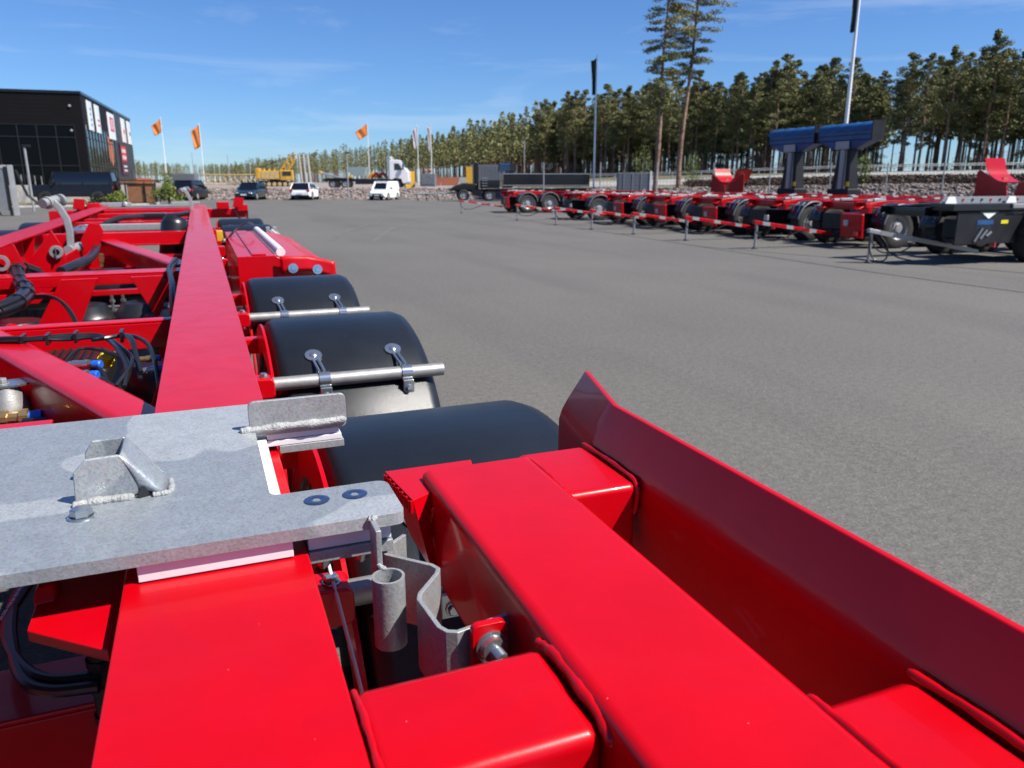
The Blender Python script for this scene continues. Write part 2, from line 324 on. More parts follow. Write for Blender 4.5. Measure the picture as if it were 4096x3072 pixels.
for i in range(NA):
    j = (i+1) % NA
    for k in range(n-1): (fb if k < 5 or (math.degrees(azs[i]) < 22 and k < 10) else fl).append((i*n+k, i*n+k+1, j*n+k+1, j*n+k))
tag(MB().add(v, fb).build('gravel_yard', 'gravel', smooth=True), None, None, kind='structure')
tag(MB().add(v, fl).build('land', 'soil', smooth=True), None, None, kind='structure')
M['seam'] = mat('sealed_seam', (.062, .058, .052), .75, var=.3, vscale=3, bump=.3, bscale=90)
M['tyremark'] = mat('tyre_mark', (.125, .118, .108), .8, var=.25, vscale=2, bump=.4, bscale=120)
def ribbon(name, pts, w, z, m):
    c = curvepts([(x, y, z) for x, y in pts], 8); v = []; f = []; r_ = random.Random(len(pts))
    for i, p in enumerate(c):
        d = (c[min(i+1, len(c)-1)]-c[max(i-1, 0)]).normalized(); n_ = Vector((-d.y, d.x, 0))*w/2*r_.uniform(.7, 1.2); v += [tuple(p+n_), tuple(p-n_)]
    for i in range(len(c)-1): f.append((2*i, 2*i+1, 2*i+3, 2*i+2))
    o = MB().add(v, f).build(name, m); o['kind'] = 'structure'; return o
ribbon('asphalt_seam', [(11.3, 5.0), (11.38, 7.88), (11.4, 10.6), (11.72, 15.0), (12.5, 23.4), (13.1, 30.7), (13.6, 40)], .075, .004, 'seam')
ribbon('asphalt_seam', [(14.2, 7.5), (13.85, 9.65), (13.4, 11.3), (12.6, 14.0), (11.9, 17.0)], .05, .004, 'seam')
for pts in ([(4.5, 22), (6.5, 28), (9.5, 33), (14, 36.5)], [(3.4, 22.6), (5.4, 29), (8.6, 34.4), (13.4, 38.2)], [(9, 46), (11.5, 49), (15.5, 50), (19, 48)]): ribbon('tyre_mark', pts, .20, .004, 'tyremark')
rnd = random.Random(3); m = MB()
ICO = [(0, 0, 1), (.89, 0, .45), (.28, .85, .45), (-.72, .53, .45), (-.72, -.53, .45), (.28, -.85, .45), (.72, .53, -.45), (-.28, .85, -.45), (-.89, 0, -.45), (-.28, -.85, -.45), (.72, -.53, -.45), (0, 0, -1)]
ICF = [(0, 1, 2), (0, 2, 3), (0, 3, 4), (0, 4, 5), (0, 5, 1), (1, 6, 2), (2, 7, 3), (3, 8, 4), (4, 9, 5), (5, 10, 1), (1, 10, 6), (2, 6, 7), (3, 7, 8), (4, 8, 9), (5, 9, 10), (11, 7, 6), (11, 8, 7), (11, 9, 8), (11, 10, 9), (11, 6, 10)]
for i in range(13000):
    a = R(rnd.uniform(-9, 58)); s_ = rnd.uniform(0, 3.4)**1.0; D = ring(a)+s_; q = rnd.uniform(.07, .20)
    x, y, z = math.sin(a)*D, math.cos(a)*D, land(a, s_)+q*.2
    m.add([(x+p[0]*q*rnd.uniform(.6, 1.1), y+p[1]*q*rnd.uniform(.6, 1.1), z+p[2]*q*rnd.uniform(.5, .9)) for p in ICO], ICF)
tag(m.build('rubble_bank', 'rock'), 'pinkish grey rubble stones heaped along the far edge of the asphalt', 'rubble', kind='stuff')
def at(az_deg, dist): a = R(az_deg); return math.sin(a)*dist, math.cos(a)*dist
def gz(x, y):
    a = math.atan2(x, y); s_ = math.hypot(x, y)-ring(a); return land(a, s_) if s_ > 0 else 0.0
def cw(lat, d): return (lat*math.cos(YAW)+d*math.sin(YAW), -lat*math.sin(YAW)+d*math.cos(YAW))   # right/forward metres -> x, y

# ------------------------------------------------------------------ the container trailer the camera stands over
trailer = empty('container_trailer', label='red container trailer filling the foreground, with galvanised sliding plate and black mudguards', cat='trailer')
DP = .009                      # tilts the trailer about the camera to meet the image's vanishing point
ax = Vector((math.cos(YAW), -math.sin(YAW), 0))
trailer.matrix_world = Matrix.Translation((0, 0, EYE)) @ Matrix.Rotation(DP, 4, ax) @ Matrix.Translation((0, 0, -EYE))
T = trailer; XL = -1.135       # centre line of the left rail
def ibeam(x0, x1, y0, y1, zt, zb, tf=.014, tw=.012):
    m = MB(); c = (x0+x1)/2
    m.box(x0, x1, y0, y1, zt-tf, zt); m.box(c-tw/2, c+tw/2, y0, y1, zb+tf, zt-tf); m.box(x0, x1, y0, y1, zb, zb+tf); return m
rail = ibeam(-.104, .070, -1.6, 11.25, 1.220, .86).build('rail', 'red', T, .002)
rail2 = ibeam(-1.215, -1.045, -1.6, 11.25, 1.220, .86).build('rail', 'red', T, .002)
# web stiffeners and small rust spot on the rail's edge
for y in (2.2, 3.4, 4.8, 6.0, 7.6, 9.0):
    MB().prism([(-.104, 1.205), (-.024, 1.205), (-.024, .90), (-.05, .88)], y, y+.010, 'y').build('web_stiffener', 'red', T)
    MB().prism([(.07, 1.205), (-.012, 1.205), (-.012, .90), (.03, .88)], y, y+.010, 'y').build('web_stiffener', 'red', T)
    MB().prism([(-1.045, 1.205), (-1.12, 1.205), (-1.12, .90), (-1.09, .88)], y, y+.010, 'y').build('web_stiffener', 'red', T)
# cross members
def cross(y0, y1, zt, zb, x0=-1.05, x1=-.1, lip=True, name='cross_member'):
    m = MB(); m.box(x0, x1, y0, y1, zt-.008, zt); m.box(x0, x1, y0, y0+.008, zb, zt-.008)
    if lip: m.box(x0, x1, y0-.045, y0, zb-.010, zb)
    m.box(x0, x1, y1-.008, y1, zb, zt-.008); return m.build(name, 'red', T, .003)
cross(2.69, 2.745, 1.150, 1.058, lip=False); cross(4.09, 4.245, 1.150, 1.097, lip=False); box('lower_flange', 'red', T, -1.05, -.1, 4.085, 4.13, 1.048, 1.072, bevel=.002); cross(6.30, 6.42, 1.195, 1.115); cross(5.9, 6.02, 1.06, .98)
cross(7.9, 8.02, 1.19, 1.09); cross(8.5, 8.62, 1.19, 1.10); cross(9.6, 9.72, 1.19, 1.09); cross(.97, 1.09, .955, .86, -1.05, -.17, False)
cross(1.50, 1.625, 1.150, 1.06, -1.05, -.30, False)
def barbeam(name, p, q, w, h, zt, m='red', bev=.014, parent=T):
    p = Vector(p); q = Vector(q); d = (q-p).normalized(); s_ = Vector((-d.y, d.x))*w/2
    poly = [p+s_, q+s_, q-s_, p-s_]; return MB().prism([(a.x, a.y) for a in poly], zt-h, zt).build(name, m, parent, bev)
barbeam('diagonal_brace', (-1.06, 3.62), (-.10, 1.50), .105, .125, 1.150, bev=.02)
barbeam('diagonal_brace', (-1.06, 7.75), (-.10, 4.35), .11, .11, 1.155)
barbeam('diagonal_brace', (-.10, 9.9), (-1.05, 7.2), .10, .09, 1.14)
MB().prism([(-.62, 1.142), (-.47, 1.142), (-.58, .90), (-.76, .90)], 3.985, 4.005, 'y').build('gusset_plate', 'red', T, .002)
MB().prism([(-.335, 1.142), (-.195, 1.142), (-.165, 1.10), (-.24, .93)], 3.985, 4.005, 'y').build('gusset_plate', 'red', T, .002)
MB().prism([(-.11, 1.19), (-.11, .92), (-.22, .92)], 1.80, 1.815, 'y').build('gusset_plate', 'red', T)
MB().prism([(-.11, 1.19), (-.11, .92), (-.20, .95)], 3.05, 3.065, 'y').build('gusset_plate', 'red', T)

# sliding plate and its pads
Z0, Z1 = 1.2412, 1.255
def rcorner(p, r, k=5):        # rounded polygon
    out = []; n_ = len(p)
    for i in range(n_):
        a, b, c = Vector(p[i-1]), Vector(p[i]), Vector(p[(i+1) % n_]); rr_ = r[i] if isinstance(r, (list, tuple)) else r
        if rr_ <= 0: out.append(tuple(b)); continue
        u = (a-b).normalized(); w = (c-b).normalized()
        for j in range(k+1):
            t = j/k; q1 = b+u*rr_*(1-t); q2 = b+w*rr_*t; out.append(tuple(q1*(1-t)+q2*t))
    return out
right = [(.150, 1.205), (.150, 1.0865), (.041, 1.0865), (.0415, .838), (.172, .838), (.172, .742)]
left = [(-1.322, .742), (-1.322, .838), (-1.186, .838), (-1.186, 1.0865), (-1.32, 1.0865), (-1.32, 1.205)]
pol = [(.03, 1.221)]+right+left+[(-1.18, 1.221)]
rad = [0, .004, .004, .012, .012, .016, .013, .013, .016, .01, .01, .004, .004, 0]
pol = rcorner(pol, rad)
def polyplate(name, pts, z0, z1, m, parent, bev=.0015):
    from mathutils.geometry import tessellate_polygon
    me = bpy.data.meshes.new(name); k = len(pts); tri = tessellate_polygon([[Vector((p[0], p[1], 0)) for p in pts]])
    me.from_pydata([(p[0], p[1], z1) for p in pts]+[(p[0], p[1], z0) for p in pts], [], [tuple(t) for t in tri]+[tuple(i+k for i in t)[::-1] for t in tri]+[(i, (i+1) % k, k+(i+1) % k, k+i) for i in range(k)])
    bm = bmesh.new(); bm.from_mesh(me); bmesh.ops.recalc_face_normals(bm, faces=bm.faces); bm.to_mesh(me); bm.free()
    me.materials.append(M[m]); o = bpy.data.objects.new(name, me); col.objects.link(o); o.parent = parent
    if bev:
        bv = o.modifiers.new('bevel', 'BEVEL'); bv.width = bev; bv.segments = 2; bv.limit_method = 'ANGLE'; bv.angle_limit = R(40)
    return o
plate = polyplate('sliding_plate', pol, Z0, Z1, 'galv', T)
box('slide_pad', 'white', T, -.090, .055, .748, 1.215, 1.2215, 1.2405, bevel=.001)
box('slide_pad', 'white', T, -1.2, -1.06, .748, 1.215, 1.2215, 1.2405, bevel=.001)
box('slide_block', 'white', T, .0560, .157, 1.083, 1.20, 1.2375, 1.2462, bevel=.001)
box('slide_block', 'white', T, .0560, .160, 1.0815, 1.20, 1.2282, 1.2370, bevel=.001)
box('keeper_plate', 'galv2', T, .072, .163, 1.0805, 1.205, 1.2165, 1.2278, bevel=.001)
box('slide_block', 'white', T, .0715, .160, .764, .834, 1.217, 1.2405, bevel=.001)
box('keeper_plate', 'galv2', T, .071, .161, .760, .834, 1.203, 1.2163, bevel=.001)
# end stop tab with its weld
pts = rcorner([(.034, 1.252), (.034, 1.297), (.168, 1.297), (.168, 1.2465), (.04, 1.2465)], [.002, .010, .009, .010, .004])
MB().prism([(p[0], p[1]) for p in pts], 1.079, 1.0862, 'y').build('end_stop', 'galv2', plate, .001)
weld('weld_bead', 'weldz', plate, [(.020, 1.079, 1.2555), (.045, 1.077, 1.257), (.08, 1.0765, 1.258), (.12, 1.0765, 1.2575), (.169, 1.077, 1.259)], .0062, 2)
# container centring bracket: three bent cheeks, open to the left
def cheek(y0, y1): return [(-.157, Z1), (-.155, 1.291), (-.142, 1.305), (-.110, 1.306), (-.1065, 1.304), (-.0925, 1.266), (-.095, 1.2585), (-.100, Z1)]
t_ = .0045
bk = MB().prism([(p[0], p[1]) for p in cheek(0, 0)], .889, .889+t_, 'y').build('bracket_cheek', 'galv', plate, .0018, seg=3)
MB().prism([(-.153, Z1), (-.151, 1.291), (-.142, 1.305), (-.108, 1.306), (-.070, Z1)], .958-t_, .958, 'y').build('bracket_cheek', 'galv', plate, .0018, seg=3)
# bent web between the cheeks, folded from the same sheet
top_ = [(-.1095, .8892, 1.3055), (-.1070, .892, 1.3058), (-.1062, .902, 1.306), (-.1062, .930, 1.306), (-.1070, .955, 1.306), (-.1095, .958, 1.306)]
foot_ = [(-.0925, .8885, 1.264), (-.0800, .8860, 1.2605), (-.0680, .8885, 1.2550), (-.0640, .905, 1.2550), (-.0645, .928, 1.2550), (-.0700, .940, 1.2550)]
v = []; f = []; K = 6
tp_, ft_ = curvepts(top_, 4), curvepts(foot_, 4)
for i, (p, q) in enumerate(zip(tp_, ft_)):
    for j in range(K+1): u = j/K; w_ = p.lerp(q, u)+Vector((.0016, -.0006, .0010))*math.sin(u*math.pi); v.append(tuple(w_))
for i in range(len(tp_)-1):
    for j in range(K): f.append((i*(K+1)+j, (i+1)*(K+1)+j, (i+1)*(K+1)+j+1, i*(K+1)+j+1))
wb_ = MB().add(v, f).build('bent_web', 'galv', plate, smooth=True, ang=180); q = wb_.modifiers.new('s', 'SOLIDIFY'); q.thickness = .0045; q.offset = -1
weld('weld_bead', 'weldz', plate, [(-.160, .884, 1.256), (-.14, .8855, 1.257), (-.12, .8855, 1.257), (-.098, .8855, 1.2565)], .0052, 3)
weld('weld_bead', 'weldz', plate, [(-.080, .884, 1.2565), (-.070, .884, 1.2565), (-.0625, .890, 1.256), (-.0615, .91, 1.255), (-.063, .93, 1.255)], .0036, 4)
MB().lathe([(0, .0), (.0072, 0)], (-.0875, .8857, 1.2595), (.35, -.93, .1), 14).build('cope_hole', 'black', plate)
for dx, dy in ((-1.0, 0),):
    o = bk.copy(); o.data = bk.data; col.objects.link(o); o.parent = plate; o.matrix_local = Matrix.Translation((-1.145, 0, 0)) @ Matrix.Scale(-1, 4, (1, 0, 0))
# hexagon bolt with washer
def hexbolt(parent, x, y, z, r=.0105, h=.0085, name='hex_bolt', m='zinc', d=(0, 0, 1), rot=0):
    d = Vector(d).normalized(); a = d.orthogonal().normalized(); b = d.cross(a)
    w = MB(); w.lathe([(0, 0), (r*1.28, 0), (r*1.30, .0012), (r*1.2, .0020), (r*1.05, .0022)], (x, y, z), d, 24)
    o = Vector((x, y, z))
    ring_ = lambda q, hh: [tuple(o+d*hh+(a*math.cos(rot+k*math.pi/3)+b*math.sin(rot+k*math.pi/3))*q) for k in range(6)]
    v = ring_(r, .0015)+ring_(r, h)+ring_(r*.86, h+.0012)
    w.add(v, [(k, (k+1) % 6, 6+(k+1) % 6, 6+k) for k in range(6)]+[(6+k, 6+(k+1) % 6, 12+(k+1) % 6, 12+k) for k in range(6)]+[tuple(range(12, 18))])
    return w.build(name, m, parent, smooth=True, ang=20)
hexbolt(plate, -.146, .852, Z1, .0108, .0095, rot=.4); hexbolt(plate, -1.0, .852, Z1, .0108, .0095)
def csk(x, y):
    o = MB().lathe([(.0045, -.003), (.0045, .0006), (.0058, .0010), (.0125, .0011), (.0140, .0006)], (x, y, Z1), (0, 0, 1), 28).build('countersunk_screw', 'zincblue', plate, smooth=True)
    MB().lathe([(0, -.0015), (.0045, -.0015)], (x, y, Z1), (0, 0, 1), 6).build('hex_socket', 'blacksteel', plate)
    for k in range(9):
        a = k*.7; MB().box(-.0005, .0005, -.0012, .0012, 0, .0003).build('head_mark', 'chrome', plate, loc=(x+math.cos(a)*.0098, y+math.sin(a)*.0098, Z1+.0011)).rotation_euler = (0, 0, a+.3) if k % 3 else (0, 0, a)
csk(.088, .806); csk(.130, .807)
for x in (.088, .130):
    MB().lathe([(.0, -.020), (.004, -.019), (.0095, -.012), (.0105, -.006), (.0115, -.0055), (.0115, 0)], (x, .785, 1.203), (0, 0, 1), 16).build('dome_nut', 'zinc', T, smooth=True)
# socket tube hanging from the plate
MB().box(.1325, .1385, .709, .7415, 1.200, 1.2535).build('hanger', 'galv2', plate, .001)
MB().prism([(.7415, 1.254), (.7415, 1.16), (.709, 1.16), (.709, 1.215)], .1325, .1385, 'x').build('hanger', 'galv2', plate, .001)
MB().lathe([(.0135, -.076), (.0165, -.076), (.0165, 0), (.0138, 0), (.0135, -.076)], (.1395, .690, 1.2125), (0, 0, 1), 32).build('socket_tube', 'galv2', plate, smooth=True)
weld('weld_bead', 'weldz', plate, [(.131, .741, 1.2535), (.1355, .739, 1.2535), (.140, .741, 1.2535)], .0036, 8)
weld('weld_bead', 'weldz', plate, [(.134, .711, 1.216), (.137, .706, 1.2135), (.141, .7055, 1.2125)], .0030, 9)
# Z-bent spring strap and its anchor
MB().strip([(.183, .800), (.157, .778), (.1515, .768), (.153, .760), (.1925, .719), (.1965, .709), (.1925, .700), (.1655, .667), (.162, .657), (.163, .648), (.167, .604), (.1715, .595), (.180, .5905), (.236, .602)], 1.122, 1.20, .0048).build('spring_strap', 'galv2', T, .0008)
MB().prism(rcorner([(.190, 1.10), (.190, 1.209), (.224, 1.209), (.224, 1.10)], .008), .577, .586, 'y').build('anchor_plate', 'red', T, .001)
MB().lathe([(0, .030), (.0055, .030), (.006, .028), (.006, .013), (.0115, .012), (.0125, .004), (.0155, .003), (.0155, 0), (0, 0)], (.208, .577, 1.186), (0, -1, .12), 18).build('stud_nut', 'zinc', T, smooth=True, ang=25)
for k in range(6): MB().lathe([(.0062, 0), (.0068, .0008), (.0062, .0016)], (.208, .577-.015-k*.0024, 1.1878+k*.0003), (0, -1, .12), 14).build('thread', 'zinc', T)

# end frame: transverse beam, corner beam, stub blocks, outer guide plate
ef = MB().prism(rcorner([(-.6, 1.221), (-.6, 1.09), (.226, 1.09), (.226, 1.221)], 0), .40, .517, 'y')
box('transverse_beam', 'red', T, .070, .2315, .404, .5180, 1.105, 1.2205, bevel=.012)
def bigb(x0, x1, y0, y1, z0, z1, r): return MB().prism(rcorner([(x0, z0), (x0, z1), (x1, z1), (x1, z0)], r), y0, y1, 'y')
bigb(.2325, .385, -1.5, .905, 1.10, 1.232, .012).build('corner_beam', 'red', T, .002)
box('stub_block', 'red', T, .378, .484, .787, .945, 1.13, 1.2215, bevel=.010)
box('stub_block', 'red', T, .372, .484, .17, .372, 1.12, 1.2215, bevel=.012)
gu = MB(); P0 = [(1.2825, .0345), (1.262, .0235), (1.236, .0095), (1.220, .003), (1.205, .0005), (1.15, .009), (1.06, .028)]
ys = [-1.5, -.6, 0, .4, .8, .925, .955, .985, 1.05, 1.118]
off = lambda y: 0 if y < .925 else (y-.925)*.27
v = []; th_ = .008
for y in ys:
    for sgn in (0, 1):
        for (z, dx) in P0: v.append((.487+dx+off(y)*(1-(1.2825-z)*3.2)+sgn*th_, y, z))
np_ = len(P0); f = []
for i in range(len(ys)-1):
    a = i*2*np_; b_ = (i+1)*2*np_
    for k in range(np_-1):
        f += [(a+k, a+k+1, b_+k+1, b_+k), (a+np_+k, b_+np_+k, b_+np_+k+1, a+np_+k+1)]
    f += [(a, b_, b_+np_, a+np_), (a+np_-1, a+2*np_-1, b_+2*np_-1, b_+np_-1)]
e_ = (len(ys)-1)*2*np_
for k in range(np_-1): f += [(e_+k, e_+k+1, e_+np_+k+1, e_+np_+k), (k, np_+k, np_+k+1, k+1)]
gu.add(v, f).build('guide_plate', 'red', T, .0015)
MB().hexa([(.226, .846, 1.12), (.226, .950, 1.12), (.33, .950, 1.12), (.33, .905, 1.12)], [(.205, .846, 1.2195), (.194, .952, 1.2195), (.315, .952, 1.2195), (.305, .905, 1.2195)]).build('corner_gusset', 'red', T, .001)
# rough flame-cut edge of the gusset, weld beads
for k in range(14):
    t = k/13; x, y = .2045*(1-t)+.1945*t, .848*(1-t)+.948*t
    MB().box(-.0022, .0015, -.0025, .0025, -.016, -.001).build('cut_ridge', 'red', T, loc=(x, y, 1.219-(.002 if k % 2 else 0))).rotation_euler = (0, 0, .1)
weld('weld_bead', 'red', T, [(.2300, .524, 1.2185), (.2335, .50, 1.2225), (.2335, .46, 1.2235), (.2335, .42, 1.223), (.2330, .395, 1.214)], .0062, 11)
weld('weld_bead', 'red', T, [(.3835, .375, 1.228), (.3835, .33, 1.2295), (.3845, .27, 1.2295), (.3845, .2, 1.229)], .0060, 12)
weld('weld_bead', 'red', T, [(.3825, .785, 1.226), (.383, .84, 1.2275), (.383, .905, 1.228)], .0052, 13)
weld('weld_bead', 'red', T, [(.4845, .376, 1.222), (.4865, .33, 1.224), (.4875, .27, 1.224), (.4875, .18, 1.223)], .0050, 14)
weld('weld_bead', 'red', T, [(.4845, .948, 1.222), (.487, .90, 1.223), (.487, .84, 1.223), (.484, .79, 1.218), (.479, .786, 1.18)], .0042, 15)
weld('weld_bead', 'red', T, [(.0735, .520, 1.216), (.0745, .49, 1.2205), (.0745, .44, 1.2205), (.0745, .40, 1.219)], .0042, 16)
weld('weld_bead', 'red', T, [(.232, .85, 1.205), (.231, .86, 1.17), (.236, .84, 1.13)], .0048, 17)

# bracket and hoses on the left of the near rail
MB().prism([(-.1865, .745), (-.190, .96), (-.113, .96), (-.113, .682)], 1.183, 1.195, 'z').build('side_bracket', 'red', T, .0015)
MB().hexa([(-.189, .786, 1.1952), (-.189, .831, 1.1952), (-.169, .831, 1.1952), (-.1685, .790, 1.1952)], [(-.186, .797, 1.210), (-.186, .829, 1.210), (-.171, .829, 1.210), (-.170, .803, 1.210)]).build('bracket_lug', 'red', T, .003)
for k in range(2):
    tubeo('air_hose', 'hose', T, curvepts([(-.27, 1.34, 1.02), (-.300-.006*k, 1.22, 1.0), (-.306+.004*k, 1.15, 1.0), (-.292+.004*k, 1.075, 1.0), (-.26, 1.005-.02*k, 1.0), (-.225, .968-.022*k, 1.0), (-.17, .955-.022*k, 1.0)], 8), .0078, 10)
MB().lathe([(.016, -.16), (.016, .04), (.0, .045)], (-.168, .965, 1.0), (0, 0, 1), 16).build('valve_body', 'blacksteel', T, smooth=True)
for z in (.93, .975, 1.01): MB().lathe([(.019, 0), (.019, .012)], (-.168, .965, z), (0, 0, 1), 8).build('hose_fitting', 'blacksteel', T)
# white lettering printed along the hose
def text(name, body, size, m, parent, loc, rot, ext=.0002, align='LEFT'):
    c = bpy.data.curves.new(name, 'FONT'); c.body = body; c.size = size; c.extrude = ext; c.align_x = align; c.resolution_u = 3
    o = bpy.data.objects.new(name, c); me = bpy.data.meshes.new_from_object(o); bpy.data.objects.remove(o); bpy.data.curves.remove(c)
    me.materials.append(M[m]); o = bpy.data.objects.new(name, me); col.objects.link(o); o.parent = parent; o.location = loc; o.rotation_euler = rot; tag(o, None, None, kind='stuff'); return o
text('printed_text', 'DIN 73378 - 74324  8x1  PA12 PHLY  BW DPL 16.04.22', .0062, 'whitepaint', T, (-.3095, 1.128, 1.0092), (0, 0, R(84)))

# running gear: axles, tyres, mudguards
AX = [(1.47, .5), (2.77, .5), (3.98, .5), (8.46, .5), (9.73, .5)]
def wheel(parent, c, side=1, w=.38, r=.52, name='wheel'):
    x, y, z = c; x0 = -w/2; s_ = side
    tyre = MB().lathe([(.29, x0+.01), (.33, x0), (.46, x0+.004), (.505, x0+.03), (.52, x0+.06), (.52, -x0-.06), (.505, -x0-.03), (.46, -x0-.004), (.33, -x0), (.29, -x0-.01)], (0, 0, 0), (s_, 0, 0), 40).build(name, 'rubber', parent, smooth=True, loc=(x, y, z))
    g = MB()
    for k in (-.10, -.035, .035, .10): g.lathe([(.5215, k-.006), (.5215, k+.006)], (0, 0, 0), (s_, 0, 0), 40)
    g.build('tread_rib', 'blacksteel', tyre)
    MB().lathe([(.29, x0+.012), (.285, x0+.05), (.28, 0), (.285, -x0-.05), (.295, -x0-.012), (.275, -x0-.02), (.27, -x0-.10), (.22, -x0-.13), (.15, -x0-.12), (.145, -x0-.05), (.11, -x0-.045), (.10, -x0-.0), (0, -x0+.005)], (0, 0, 0), (s_, 0, 0), 32).build('rim', 'silverpaint', tyre, smooth=True)
    n_ = MB()
    for k in range(10):
        a = k*math.pi/5; n_.lathe([(.016, 0), (.016, .03), (.0, .035)], (s_*(-x0-.12), math.cos(a)*.185, math.sin(a)*.185), (s_, 0, 0), 6)
    tag(n_.build('wheel_nuts', 'zinc', tyre), None, None, kind='stuff'); return tyre
def mudguard(parent, x0, x1, yc, zc, Rr, a0=-82, a1=78, m='fender', inner='red', side=1):
    # angle 0 is the top, negative towards the rear (towards the camera)
    prof = [(x0, Rr-.060), (x0+.004, Rr-.030), (x0+.016, Rr-.010), (x0+.040, Rr), (x1-.045, Rr), (x1-.018, Rr-.010), (x1-.005, Rr-.030), (x1, Rr-.060)]
    v = []; f = []; K = 36; np2 = len(prof)
    for i in range(K+1):
        a = R(a0+(a1-a0)*i/K); b_ = math.degrees(a)
        for (x, r_) in prof:
            v.append((x, yc+math.sin(a)*r_, zc+math.cos(a)*r_))
    for i in range(K):
        for k in range(np2-1): f.append((i*np2+k, i*np2+k+1, (i+1)*np2+k+1, (i+1)*np2+k))
    o = MB().add(v, f).build('mudguard', m, parent, smooth=True, ang=60); s_ = o.modifiers.new('solid', 'SOLIDIFY'); s_.thickness = .005; s_.offset = 1
    s_.offset = 0
    if inner:
        xi = x0-.010 if side > 0 else x1+.010
        v = []; f = []
        for i in range(K+1):
            a = R(a0+(a1-a0)*i/K)
            for r_ in (Rr-.115, Rr-.015): v.append((xi, yc+math.sin(a)*r_, zc+math.cos(a)*r_))
        for i in range(K): f.append((2*i, 2*i+1, 2*i+3, 2*i+2))
        q = MB().add(v, f).build('mudguard_flange', inner, parent); s2 = q.modifiers.new('solid', 'SOLIDIFY'); s2.thickness = .008; s2.offset = 0
        v2 = [(xi+(.018 if side > 0 else -.018), yc+math.sin(R(a0+(a1-a0)*i/K))*(Rr-.115), zc+math.cos(R(a0+(a1-a0)*i/K))*(Rr-.115)) for i in range(K+1)]
        tubeo('flange_edge', inner, q, v2, .006, 6)
    return o
RM = .605
def gpipe(yc, fine=True, y=None):
    y = yc-.405; z = .985
    p = tubeo('mudguard_pipe', 'alu', T, [(.125, y, z), (.690, y, z)], .0212, 20)
    sk = MB().prism(rcorner([(.04, z-.035), (.04, z+.03), (.150, z+.026), (.158, z+.015), (.158, z-.028), (.15, z-.036)], 0), y-.032, y+.032, 'y').build('pipe_socket', 'red', T, .008)
    hexbolt(sk, .128, y-.005, z+.027, .011, .011)
    hexbolt(sk, .128, y-.005, z-.037, .010, .01, d=(0, 0, -1))
    for x in (.305, .565):
        # angle on the shell where the strap's head is bolted
        a = R(-28); hy, hz = yc+math.sin(a)*(RM+.004), .5+math.cos(a)*(RM+.004); nrm = Vector((0, math.sin(a), math.cos(a)))
        hd = MB().lathe([(.0, .010), (.006, .0095), (.011, .007), (.012, .004), (.027, .0035), (.0275, 0)], (x-.012, hy, hz), nrm, 24).build('strap_head', 'zinc', p, smooth=True, ang=25)
        s0 = Vector((x-.008, hy-.020, hz-.014)); s1 = Vector((x, y+.024, z+.016))
        for dx in (-.008, .008): MB().tube([s0+Vector((dx, 0, .004)), s0.lerp(s1, .5)+Vector((dx, 0, .004)), s1+Vector((dx, 0, .004))], .0052, 8).build('strap', 'zinc', p, smooth=True)
        MB().lathe([(.0225, -.018), (.0252, -.017), (.0252, .017), (.0225, .018)], (x+.003, y, z), (1, 0, 0), 24).build('clamp', 'zinc', p, smooth=True, ang=30)
        box('clamp_ear', 'zinc', p, x-.015, x+.021, y-.030, y-.012, z-.062, z-.018, bevel=.003)
        hexbolt(p, x+.003, y-.031, z-.044, .0085, .009, d=(0, -1, .1))
        a2 = R(-66); hy2, hz2 = yc+math.sin(a2)*(RM+.012), .5+math.cos(a2)*(RM+.012)
        for dx in (-.008, .008): MB().tube([(x+.006+dx, y-.016, z-.062), (x+.012+dx, hy2, hz2)], .0052, 8).build('strap', 'zinc', p, smooth=True)
for i, (y, z) in enumerate(AX):
    tubeo('axle', 'blacksteel', T, [(-1.6, y, z), (.45, y, z)], .065, 16)
    wheel(T, (.425, y, z), 1); wheel(T, (-1.575, y, z), -1)
    mudguard(T, .170, .672, y, z, RM); mudguard(T, -1.805, -1.320, y, z, RM, side=-1)
    gpipe(y)
    MB().tube([(.06, y+.02, .70), (.17, y+.02, .86)], .03, 8).build('arm', 'red', T)
    box('pipe_bracket', 'red', T, .05, .165, y+.30, y+.36, .93, .99, bevel=.006)
    for x in (-.21, -.94):       # air springs
        MB().lathe([(0, .36), (.12, .36), (.145, .33), (.15, .20), (.13, .15), (.10, .13), (.10, 0)], (x, y+.55, .52), (0, 0, 1), 28).build('air_spring', 'hose', T, smooth=True, ang=50)
    for k in range(2): tubeo('brake_chamber', 'blacksteel', T, [(-.33-.5*k, y-.12, .60), (-.33-.5*k, y-.34, .62)], .085, 20)
# striped rear bar below the camera is out of view; white-tipped rods seen through the gap
MB().tube([(.121, 1.205, 1.10), (.137, .93, .95), (.15, .78, .82)], .0028, 8).build('brake_pipe', 'whitecloth', T, smooth=True)

# black cylinders seen between the cross members
for x in (-.63, -.36):
    MB().lathe([(0, .0), (.08, .006), (.10, .0), (.115, -.03), (.155, -.05), (.16, -.07), (.16, -.2)], (x, 4.72, .915), (0, 0, 1), 36).build('brake_drum_cover', 'hose', T, smooth=True, ang=50)
MB().box(-.615, -.565, 4.672, 4.682, .858, .892).build('sticker', 'white', T).rotation_euler = (0, 0, 0)
for x in (-.50, -.445):
    MB().lathe([(.008, -.15), (.008, .04), (.0, .045)], (x, 4.72, .93), (0, 0, 1), 10).build('threaded_stud', 'zinc', T)
    MB().lathe([(0, .0), (.016, 0), (.016, .012), (.0, .012)], (x, 4.72, .925), (0, 0, 1), 6).build('nut', 'zinc', T)
